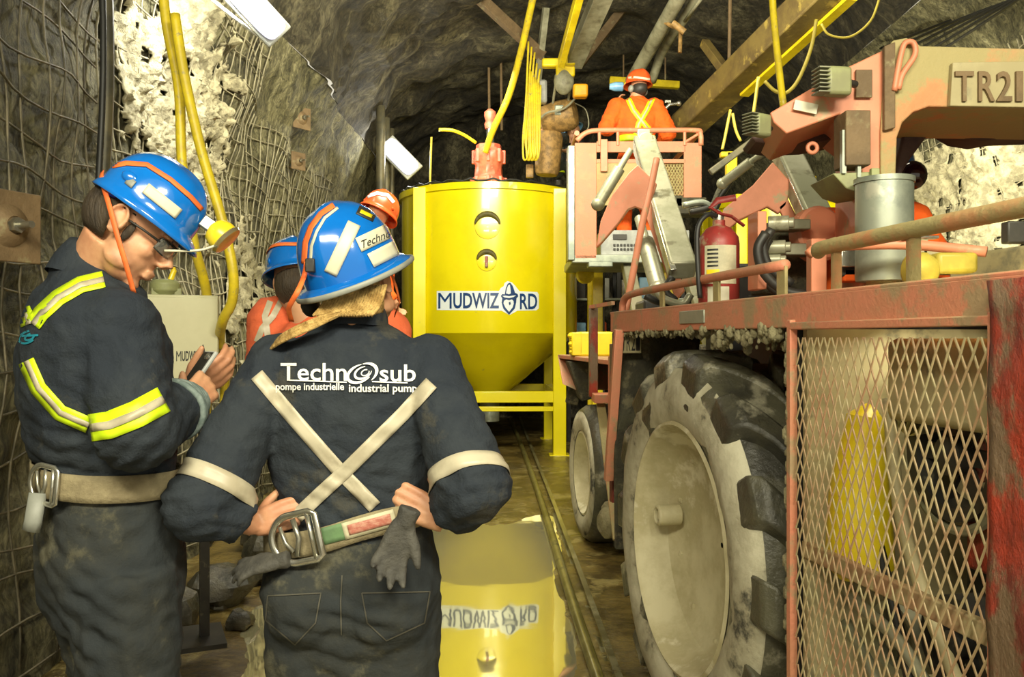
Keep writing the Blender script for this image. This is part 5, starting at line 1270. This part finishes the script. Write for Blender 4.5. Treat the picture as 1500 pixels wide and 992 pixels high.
pts = smooth_path([p for p in pts if p], 4); ribbon(pts, [V((0, -1, 0))]*len(pts), .012, M_['strap'], hw, 'chin_strap')
m = MB(HW); m.ball((-.115, -.05, -.045), (.02, .035, .03), 14); part('rear_clip', m, M_['black'], hw)

# ------------------------------------------------ man on the left, looking down at a phone
yawM = R(-50)
PMn = Matrix.Translation((-.955, 2.03, 0)) @ Matrix.Rotation(yawM, 4, 'Z')
L_ = lambda x, y, z: PMn @ V((x, y, z))
JM = dict(sh=(L_(-.20, -.03, 1.49), at(172, 478, 1.90)), el=(L_(-.26, .04, 1.20), at(200, 628, 1.83)), wr=(V((-.85, 2.24, 1.32)), at(276, 590, 2.03)),
          hip=(L_(-.10, 0, .92), L_(.10, 0, .92)), kn=(L_(-.12, .05, .50), L_(.12, .03, .50)), ank=(L_(-.13, 0, .10), L_(.13, 0, .10)))
secsM = [(.78, 0, 0, .17, .12), (.86, 0, 0, .195, .15), (.95, 0, 0, .195, .155), (1.05, 0, 0, .18, .145), (1.12, 0, 0, .168, .135), (1.20, 0, -.015, .19, .155), (1.32, 0, -.03, .215, .165), (1.44, 0, -.035, .222, .155),
         (1.51, 0, -.045, .20, .13), (1.56, 0, -.045, .155, .11), (1.60, 0, -.04, .10, .088), (1.63, 0, -.04, .078, .078)]
rc = at(217, 304, 1.97)
HMm = Matrix.Translation(rc) @ Matrix.Rotation(R(-80), 4, 'Z') @ Matrix.Rotation(R(-6), 4, 'Y') @ Matrix.Rotation(R(-36), 4, 'X')
HMh = HMm @ Matrix.Translation((0, .002, -.060))
hm = [dict(wrist=JM['wr'][1], f=(.25, .75, .45), n=(-.6, .5, -.3), th=(.2, -.5, .9), s=1.0, curl=(45, 50, 30), thumb=(.5, .7, .6)),
      dict(wrist=JM['wr'][0], f=(.75, -.1, .35), n=(.3, .5, .6), th=(.1, -.3, .9), s=1.0, curl=(30, 40, 25))]
man, bodyM, suitM = person('man in dark coverall with yellow tapes and blue helmet, looking down at a phone', PMn, JM, M_['navy'], secsM, voxel=.008, bvox=.0045, hands=hm, headM=HMh, hscale=1.04,
    wr=(.088, .088, .062), lg=(.125, .095, .085), neck=((0, -.035, 1.59),), famp=.0065, seed=8,
    folds=[(L_(.1, -.1, 1.18), V((0, 0, 1)), .14, 80, .009), (L_(.1, -.1, .85), V((.5, 0, 1)).normalized(), .16, 60, .009), (L_(.1, -.05, .65), V((.7, 0, .7)).normalized(), .15, 60, .009)])
suitM.data.materials.append(M_['navy2']); zl = WM[suitM].to_translation().z
for p in suitM.data.polygons:
    if p.center.z+zl < 1.1: p.material_index = 1
SM = Surf(suitM)
m = MB(); m.lathe([(.095, -.03), (.092, .01), (.086, .035), (.078, .058), (.074, .054), (.084, .01)], PMn @ V((0, -.040, 1.600)), (PMn.to_3x3() @ V((0, .45, 1))), 40, closed=False); part('collar', m, M_['navy'], man, smooth=180)
for i, L in enumerate(([(152, 408), (118, 416), (85, 435), (60, 458), (48, 474)], [(50, 405), (34, 424), (30, 446), (42, 474)], [(38, 528), (56, 568), (88, 604), (130, 622)])):
    part('hivis_tape', strip_cam(SM, L, 24, .004, 5, 4), M_['hivis'], man, smooth=180, solid=.0015)
    part('tape_centre', strip_cam(SM, L, 8, .007, 3, 4), M_['reflect'], man, smooth=180, solid=.0012)
ax = (JM['el'][1]-JM['sh'][1]).normalized()
ab = JM['el'][1].lerp(JM['sh'][1], .12)
part('hivis_tape', strip_cam(SM, [(132, 626), (160, 622), (200, 606), (240, 584)], 40, .004, 6, 4), M_['hivis'], man, smooth=180, solid=.0015)
part('tape_centre', strip_cam(SM, [(132, 626), (160, 622), (200, 606), (240, 584)], 12, .007, 3, 4), M_['reflect'], man, smooth=180, solid=.0012)
for L in (arcp(40, 493, 13, 8, 60, 300), arcp(43, 493, 7, 4, 0, 300), [(22, 492), (56, 490)]):
    part('back_print', strip_cam(SM, L, 3, .005, 3, 2), M_['teal'], man, smooth=180)
beltM = ring_cast(SM, (PMn @ V((0, 0, 0))).to_2d(), lambda d: 1.125-.012*d.x, .030, .006, M_['webbing'], man, name='belt')
c = Surf(beltM).cam(62, 708, .014) or at(62, 708, 1.9)
dring(c, .042, beltM, R(-6), V((-.45, -.89, 0)).normalized())
m = MB(); m.tube([c+V((-.01, 0, -.02)), c+V((-.015, -.01, -.08)), c+V((-.02, -.01, -.10))], [(.012, .02)]*3, 8); part('tool_loop', m, M_['brimgrey'], beltM, smooth=180)
hmn = helmet(man, HMm, M_['blue'], False, RX=.102, RY=.117, H=.122, brimw=.010, peak=.036, band=False, lamp_='yellow')
HS = Surf(hmn)
part('sticker', strip_cam(HS, [(213, 274), (262, 313)], 17, .003, 5, 4), M_['sticker'], hmn, smooth=180, solid=.001)
part('strap', strip_cam(HS, [(160, 243), (185, 238), (215, 240), (250, 262), (280, 288), (296, 306)], 6.5, .004, 4, 4), M_['strap'], hmn, smooth=180, solid=.002)
part('reflective_square', strip_cam(HS, [(186, 262), (196, 270)], 12, .003, 4, 3), M_['brimgrey'], hmn, smooth=180, solid=.001)
p0 = HS.cam(156, 250, .01) or at(150, 250, 1.95)
pts = smooth_path([p0, at(149, 262, 1.90), at(160, 300, 1.865), at(172, 345, 1.85), at(186, 392, 1.86), at(196, 428, 1.88)], 5)
ribbon(pts, [V((0, -1, 0))]*len(pts), .011, M_['strap'], hmn, 'chin_strap')
m = MB(); m.ball(at(168, 282, 1.91), (.030, .03, .028), 16); m.box(at(188, 288, 1.91), (.035, .03, .03)); part('rear_buckle', m, M_['black'], hmn, bevel=.004)
m = MB(); m.ball(at(168, 280, 1.882), (.014, .012, .014), 14); part('rear_lamp', m, M_['blueglow'], hmn, smooth=180)
m = MB(); m.tube(smooth_path([HMh @ V((0.045, .10, .0)), at(290, 366, 1.95), at(318, 358, 1.97)], 4), .003, 6); part('lamp_cord', m, M_['sticker'], hmn, smooth=180)
# hair, glasses
m = MB(HMh); m.ball((0, -.020, .010), (.081, .100, .085), 36); inv = HMh.inverted(); bm = m.bm
def cut(q): return q.y > .045 or (abs(q.x) > .03 and q.y > -.020 and q.z < .022+max(0, q.y)*.2) or q.z < -.058 or (q.y > .03 and q.z < .03) 
bmesh.ops.delete(bm, geom=[v for v in bm.verts if cut(inv @ v.co)], context='VERTS')
part('hair', m, M_['hairdark'], man, smooth=180, solid=.003)
m = MB(HMh)
m.ball((.072, .022, -.012), (.006, .010, .026), 10)
part('sideburn', m, M_['hairdark'], man, smooth=180)
m = MB(HMh); m.ball((-.072, .022, -.012), (.006, .010, .026), 10); part('sideburn', m, M_['hairdark'], man, smooth=180)
m = MB(HMh)
for s_ in (1, -1): m.tube([(s_*.030-.014, .095, .018), (s_*.030+.014, .092, .019)], .004, 6); m.ball((s_*.033, .080, .012), (.011, .010, .011), 12)
part('brow', m, M_['hairdark'], man, smooth=180)
m = MB(HMh)
for s_ in (1, -1): m.tube([(s_*.060, .085, .010), (s_*.078, .045, .010), (s_*.084, .0, .008)], .0028, 8)
m.tube([(-.060, .085, .020), (0, .108, .021), (.060, .085, .020)], .0025, 8); gl = part('safety_glasses', m, M_['black'], man, smooth=180)
m = MB(HMh)
for s_ in (1, -1): m.tube(smooth_path([(s_*.008, .108, .004), (s_*.036, .102, .002), (s_*.062, .083, .006)], 4), [(.0012, .015)]*9, 8, up=(0, 1, 0))
part('glasses_lens', m, M_['clear'], gl, smooth=180)
# gauze cuff and phone
band_cast(SM, at(1, 1, 1), (0, 0, 1), .01, .0, M_['galv'], man) if False else None
m = MB()
for k in range(7):
    q = JM['wr'][1].lerp(JM['el'][1], -.02+.05*k); d = (JM['wr'][1]-JM['el'][1]).normalized(); x = d.orthogonal().normalized(); y = d.cross(x)
    m.tube([q+(x*math.cos(a)+y*math.sin(a))*(.046+.004*k+.002*math.sin(a*3+k)) for a in [i*math.pi/10 for i in range(20)]], .0075, 8, closed=True)
part('knit_cuff', m, mk('knit_grey', (.12, .16, .15), (.22, .27, .25), 30, .8), man, smooth=180)
t = thing('phone', 'small silver phone held up by the man on the left', 'phone', at(288, 545, 2.12))
pc = at(289, 546, 2.125); rr = Matrix.Rotation(R(-50), 3, 'Z') @ Matrix.Rotation(R(-35), 3, 'X')
part('case', MB().box(pc, (.072, .011, .13), rr.to_4x4()), M_['grey'], t, bevel=.004)
part('screen', MB().box(pc-rr @ V((0, .0065, 0)), (.064, .001, .118), rr.to_4x4()), M_['black'], t)
m = MB(); m.lathe([(.010, 0), (.010, .006), (.007, .008)], pc+rr @ V((.02, -.006, .045)), -(rr @ V((0, 1, 0))), 16); part('camera_ring', m, M_['chrome'], t)

# gloves hung on the woman's belt
def glove(label, w_, f, n, th, curl, s):
    m = MB(); hand(m, w_, f, n, th, s, curl, 1.35, spread=.7); f_ = V(f).normalized(); m.tube([V(w_), V(w_)-f_*.05*s], [.026*s, .034*s], 12)
    o = link('work_glove', fuse(m, .006, 2), M_['glove'], None, smooth=180); tag(o, label, 'glove', 'work gloves on the woman\'s belt')
glove('dark glove hanging from the right side of the woman\'s belt', at(592, 768, 1.89), (-.35, -.05, -.9), (.3, -1, .1), (1, 0, 0), (10, 25, 35), .80)
glove('dark glove hanging at the woman\'s left hip below the ring', at(404, 822, 1.95), (-.95, .05, -.18), (0, .5, -.9), (0, .9, .4), (10, 18, 20), .66)

# ------------------------------------------------ other workers
def stdJ(PM, k=1.0, z0=0, el=None, wr=None, hipdx=.1):
    q = lambda x, y, z: PM @ V((x*k, y*k, z0+z*k))
    return dict(sh=(q(-.19, 0, 1.40), q(.19, 0, 1.40)), el=el or (q(-.27, -.03, 1.12), q(.27, -.03, 1.12)), wr=wr or (q(-.24, .14, .92), q(.24, .14, .92)),
                hip=(q(-.1, 0, .86), q(.1, 0, .86)), kn=(q(-.11, .03, .48), q(.11, .03, .48)), ank=(q(-.12, 0, .10), q(.12, 0, .10)))
def stdsecs(k=1.0, z0=0, lean=0):
    S_ = [(.78, .17, .12), (.86, .19, .14), (.98, .175, .125), (1.08, .18, .125), (1.2, .205, .135), (1.32, .215, .13), (1.40, .20, .115), (1.455, .14, .09), (1.49, .085, .075), (1.51, .07, .065)]
    return [(z0+z*k, lean*max(0, z-.9)*k, 0, rx*k, ry*k) for z, rx, ry in S_]
# worker behind the woman
PB = Matrix.Translation((-.66, 3.25, 0)) @ Matrix.Rotation(R(12), 4, 'Z')
JB = stdJ(PB, 1.03); sh = JB['sh']
JB['sh'] = (at(400, 470, 3.3), at(566, 492, 3.2)); JB['el'] = (at(392, 560, 3.25), at(585, 580, 3.15)); JB['wr'] = (at(430, 620, 3.5), at(560, 640, 3.4))
HB = Matrix.Translation(at(430, 396, 3.25)) @ Matrix.Rotation(R(25), 4, 'Z') @ Matrix.Rotation(R(-4), 4, 'Y') @ Matrix.Rotation(R(-14), 4, 'X')
sB = [(z, x-.05*max(0, min(1, (z-1.2)/.3)), y, rx*1.05, ry) for z, x, y, rx, ry in stdsecs(1.03)]
w, b_, cv = person('worker in faded orange coverall and blue helmet, half hidden behind the woman', PB, JB, M_['coral'], sB, hands=[dict(wrist=JB['wr'][0], f=(.2, .9, -.2), n=(1, 0, 0), th=(0, 0, 1)), dict(wrist=JB['wr'][1], f=(-.2, .9, -.2), n=(-1, 0, 0), th=(0, 0, 1))],
                  headM=HB @ Matrix.Translation((0, 0, -.05)), detail=False, neck=((-.10, .0, 1.49),), wr=(.095, .085, .06), group=None, voxel=.012, bvox=.008, seed=12)
SB = Surf(cv)
for L in ([(396, 440), (388, 462), (392, 490), (398, 520)], [(412, 440), (400, 462), (384, 480), (376, 500)]): part('reflective_brace', strip_cam(SB, L, 9, .004, 4, 4), M_['reflect'], w, smooth=180)
hb = helmet(w, HB, M_['blue'], True, RX=.103, RY=.125, H=.125, brimw=.018, peak=.035, band=True)
HS = Surf(hb); part('sticker', strip_cam(HS, [(408, 391), (421, 392)], 7, .003, 3, 3), M_['sticker'], hb, smooth=180)
m = MB(HB @ Matrix.Translation((0, 0, -.05))); m.ball((0, -.02, -.01), (.082, .1, .09), 20); part('hair', m, M_['hairdark'], w, smooth=180)

# worker in the basket
KB = 1.06; zb = 2.335
PK = Matrix.Translation((1.31, 9.0, 0)) @ Matrix.Rotation(R(4), 4, 'Z')
JK = stdJ(PK, KB, zb+.07)
JK['el'] = (at(889, 186, 8.95), at(978, 193, 8.95)); JK['wr'] = (at(906, 152, 9.1), at(968, 210, 9.25))
HK = Matrix.Translation(at(935, 122, 9.0)) @ Matrix.Rotation(R(28), 4, 'Z') @ Matrix.Rotation(R(4), 4, 'Y')
w, b_, cv = person('worker in bright orange coverall with crossed yellow braces standing in the lift basket', PK, JK, M_['orange'], stdsecs(KB, zb+.07), headM=HK @ Matrix.Translation((0, 0, -.05)),
                  hands=[dict(wrist=JK['wr'][0], f=(.1, .4, .9), n=(1, .2, 0), th=(0, 1, 0)), dict(wrist=JK['wr'][1], f=(-.4, .9, .1), n=(-1, 0, -.3), th=(0, 0, 1))], detail=False, neck=((0, .0, zb+.07+1.50*KB),), wr=(.10, .092, .06), voxel=.014, bvox=.009, seed=20, famp=.008, bootz=zb)
SK = Surf(cv)
for L in ([(920, 143), (928, 160), (942, 178), (956, 195)], [(956, 142), (948, 160), (936, 180), (932, 196)]):
    part('reflective_brace', strip_cam(SK, L, 8.5, .006, 4, 3), M_['hivis'], w, smooth=180, solid=.002)
    part('brace_centre', strip_cam(SK, L, 2.5, .010, 3, 3), M_['reflect'], w, smooth=180, solid=.002)
ring_cast(SK, (1.31, 9.0), lambda d: CAMZ+(495-200)/FPX*8.85, .035, .008, M_['hivis'], w, name='waist_tape')
hk = helmet(w, HK, M_['helmorange'], True, RX=.125, RY=.15, H=.15, brimw=.018, peak=.035, band=False, lamp_='yellow')
HS = Surf(hk); part('sticker', strip_cam(HS, [(918, 113), (930, 112), (952, 115)], 3, .004, 3, 2), M_['sticker'], hk, smooth=180)
m = MB(HK @ Matrix.Translation((0, 0, -.05))); m.ball((0, -.02, -.01), (.082, .1, .085), 20); hr = part('hair', m, M_['black'], w, smooth=180)
m = MB(HK @ Matrix.Translation((0, 0, -.05)))
m.ball((.09, 0, -.02), (.03, .035, .04), 12)
part('ear_defender', m, M_['brimgrey'], w, smooth=180)
m = MB(HK @ Matrix.Translation((0, 0, -.05))); m.ball((-.09, 0, -.02), (.03, .035, .04), 12); part('ear_defender', m, M_['brimgrey'], w, smooth=180)
m = MB(); c = at(985, 152, 9.2); m.tube([c+V((-.12, 0, -.08)), c+V((-.03, 0, 0)), c+V((.06, 0, .01))], .018, 8); m.ball(c+V((.07, 0, .01)), .03, 8); m.box(c+V((-.05, 0, .03)), (.07, .03, .03)); m.tube([c+V((-.12, 0, -.08)), V((c.x-.13, 9.2, 3.6))], .02, 8)
tag(part('pipe_wrench', m, M_['chrome'], bevel=.004), 'shiny fitting sticking up right of the orange worker', 'tool')
m = MB(); c = at(901, 126, 9.2); m.lathe([(.03, -.06), (.05, 0), (.05, .08), (.03, .1)], c, (1, 0, 0), 12); tag(part('hand_lamp', m, M_['skyblue']), 'pale blue hand lamp held beside the orange helmet', 'lamp')

# worker kneeling on the tank behind the basket
PT = Matrix.Translation((.86, 11.75, 0)) @ Matrix.Rotation(R(60), 4, 'Z'); z0 = 3.36
q = lambda x, y, z: PT @ V((x, y, z))
JT = dict(sh=(at(826, 203, 11.5), at(846, 203, 11.9)), el=(at(812, 212, 11.4), at(850, 215, 11.7)), wr=(at(802, 200, 11.3), at(828, 220, 11.4)), hip=(q(-.09, -.05, z0+.30), q(.09, -.05, z0+.30)), kn=(at(818, 232, 11.3), at(838, 240, 11.3)), ank=(at(818, 256, 11.45), at(842, 258, 11.5)))
HT = Matrix.Translation(at(838, 190, 11.7)) @ Matrix.Rotation(R(60), 4, 'Z') @ Matrix.Rotation(R(-35), 4, 'X')
w, b_, cv = person('worker in dark clothes and blue helmet crouching on the tank rim behind the basket', PT, JT, M_['navy2'], [(z0+.16, 0, -.05, .15, .11), (z0+.3, 0, -.05, .18, .14), (z0+.5, 0, 0, .18, .13), (z0+.68, 0, .05, .2, .12), (z0+.75, 0, .07, .14, .09), (z0+.79, 0, .08, .07, .06)],
                  headM=HT @ Matrix.Translation((0, 0, -.05)), hands=[dict(wrist=JT['wr'][0], f=(-.5, 0, .5), n=(0, 1, 0), th=(0, 0, 1)), dict(wrist=JT['wr'][1], f=(-.5, -.3, 0), n=(0, 0, -1), th=(0, 1, 1))], detail=False, neck=((0, .08, z0+.76),), voxel=.014, bvox=.01, lg=(.11, .085, .07), wr=(.08, .07, .055), bootz=3.37)
helmet(w, HT, M_['skyblue'], True, brimw=.02, peak=.04, band=False)
band_cast(Surf(cv), JT['ank'][0]+V((0, 0, .05)), (0, 0, 1), .05, .004, M_['hivis'], w, name='ankle_tape')

# worker beside the tank on a step platform, red helmet above the woman's
zp = .74
PR = Matrix.Translation((-.99, 6.2, 0)) @ Matrix.Rotation(R(-82), 4, 'Z'); JR = stdJ(PR, 1.03, zp)
HR_ = Matrix.Translation(at(556, 310, 6.2)) @ Matrix.Rotation(R(-20), 4, 'Z') @ Matrix.Rotation(R(18), 4, 'Y') @ Matrix.Rotation(R(-20), 4, 'X')
w, b_, cv = person('worker whose red helmet shows just above the woman\'s helmet, on a step platform', PR, JR, M_['orange'], stdsecs(1.03, zp), headM=HR_ @ Matrix.Translation((0, 0, -.05)),
                  hands=[dict(wrist=JR['wr'][0], f=(0, .9, -.3), n=(1, 0, 0), th=(0, 0, 1)), dict(wrist=JR['wr'][1], f=(0, .9, -.3), n=(-1, 0, 0), th=(0, 0, 1))], detail=False, neck=((0, 0, zp+1.52),), voxel=.014, bvox=.01, bootz=zp)
hh = helmet(w, HR_, M_['helmorange'], True, RX=.13, RY=.155, H=.16, brimw=.012, peak=.03, band=False, edge=M_['helmorange'], lamp_=None)
HS = Surf(hh); part('reflective_strip', strip_cam(HS, [(538, 287), (552, 282), (568, 285), (577, 296)], 5, .005, 4, 2), M_['white'], hh, smooth=180, solid=.003)
t = thing('step_platform', 'low steel step platform under the worker beside the tank', 'step', (-.96, 6.2, 0))
part('platform', MB().box((-.96, 6.25, zp-.02), (.7, .6, .04)), M_['galv'], t, bevel=.006)
for x in (-.3, .3):
    for y in (-.25, .25): part('leg', MB().beam((-.96+x, 6.25+y, 0), (-.96+x, 6.25+y, zp-.04), .04, .04, (0, 1, 0)), M_['galv'], t)
part('step', MB().box((-.96, 5.85, .30), (.5, .2, .03)), M_['galv'], t)

# worker crouching on the truck deck behind the boom post
PD = Matrix.Translation((1.36, 3.32, 0)) @ Matrix.Rotation(R(-30), 4, 'Z'); z0 = 1.56
q = lambda x, y, z: PD @ V((x, y, z))
JD = dict(sh=(q(-.17, .03, 1.90), q(.17, .03, 1.90)), el=(at(1232, 333, 3.15), q(.25, .1, 1.74)), wr=(at(1208, 335, 3.3), q(.15, .3, 1.72)), hip=(q(-.09, -.08, 1.68), q(.09, -.08, 1.68)), kn=(q(-.12, .28, 1.82), q(.12, .28, 1.82)), ank=(q(-.12, .12, 1.66), q(.12, .12, 1.66)))
HD = Matrix.Translation(at(1288, 250, 3.35)) @ Matrix.Rotation(R(-40), 4, 'Z') @ Matrix.Rotation(R(-10), 4, 'X')
w, b_, cv = person('worker in orange with a blue helmet crouching behind the boom post on the truck', PD, JD, M_['orange'], [(1.60, 0, -.08, .15, .12), (1.68, 0, -.07, .17, .13), (1.80, 0, -.02, .18, .12), (1.89, 0, .02, .18, .1), (1.94, 0, .04, .12, .08), (1.97, 0, .05, .07, .06)],
                  headM=HD @ Matrix.Translation((0, 0, -.05)), hands=[dict(wrist=JD['wr'][0], f=(-.9, .3, 0), n=(0, 0, -1), th=(0, 1, 0)), dict(wrist=JD['wr'][1], f=(0, .9, 0), n=(0, 0, -1), th=(-1, 0, 0))], detail=False, neck=((0, .05, 1.94),), voxel=.012, bvox=.009, lg=(.10, .08, .07), wr=(.075, .07, .055), bootz=1.565)
helmet(w, HD, M_['blue'], True, brimw=.02, peak=.04, band=False, lamp_=None)
m = MB(); m.ball(at(1336, 256, 3.2), (.055, .05, .055), 20); part('ear_defender', m, M_['glassd'], w, smooth=180)

# ------------------------------------------------ control cabinet and its hoses
t = thing('control_cabinet', 'beige control cabinet on a steel stand between man and left wall, black lettering', 'cabinet', (-1.42, 3.6, 0), R(-8))
CM = Matrix.Translation(at(258, 494, 3.55)) @ Matrix.Rotation(R(24), 4, 'Z')
m = MB(CM); m.box((-.02, .12, 0), (.38, .22, .36)); part('cabinet_body', m, M_['beige'], t, bevel=.006)
m = MB(CM); m.box((.015, .0, 0), (.30, .016, .34)); dr = part('door', m, M_['beige'], t, bevel=.004)
m = MB(CM); m.box((.15, -.012, -.145), (.014, .012, .03)); part('door_lock', m, M_['black'], dr)
m = MB(CM)
for z in (-.11, .12): m.box((-.155, -.008, z), (.02, .02, .04))
part('hinge', m, M_['grey'], dr)
wizard_sign(lambda a, b_, o: CM @ V((a, -.0085-o*.2, b_)), .0, .145, -.055, -.097, M_['logoblack'], None, dr)
for x in (-.12, .12):
    m = MB(CM); m.box((x, .12, -.18-.56), (.04, .04, 1.15)); part('stand_leg', m, M_['black'], t)
m = MB(CM); m.box((0, .12, -1.30), (.4, .3, .02)); part('stand_foot', m, M_['black'], t)
m = MB(CM); m.lathe([(.04, 0), (.06, .02), (.062, .05), (.05, .065), (.02, .07)], (-.04, .1, .18), seg=20); m.box((-.08, .08, .195), (.03, .03, .03)); m.box((.01, .08, .195), (.03, .03, .03)); part('beacon_base', m, M_['greenpaint'], t, bevel=.003)
m = MB(CM); m.tube([(-.02, .08, .24), (-.005, .08, .285), (-.005, .08, .30)], [.012, .012, .006], 10); part('cable_gland', m, M_['lampyellow'], t)
for i, (L, l) in enumerate([([(237, -30, 3.5), (245, 40, 3.5), (262, 130, 3.5), (267, 240, 3.5), (283, 350, 3.5), (303, 432, 3.65), (306, 520, 3.85), (300, 640, 3.9)], 'yellow hose hanging on the left wall, the left one of the pair'),
                  ([(256, 20, 3.42), (270, 110, 3.42), (295, 220, 3.42), (325, 320, 3.42), (341, 395, 3.42), (340, 440, 3.45), (326, 470, 3.5), (322, 500, 3.7), (330, 540, 3.8), (322, 700, 3.8)], 'yellow hose on the left wall, the right one that curls round the cabinet')]):
    tag(part('wall_hose', MB().tube(smooth_path([at(*p) for p in L], 8), .0205, 12), M_['hose'], smooth=180), l, 'hose', 'yellow hoses hanging down the left wall')
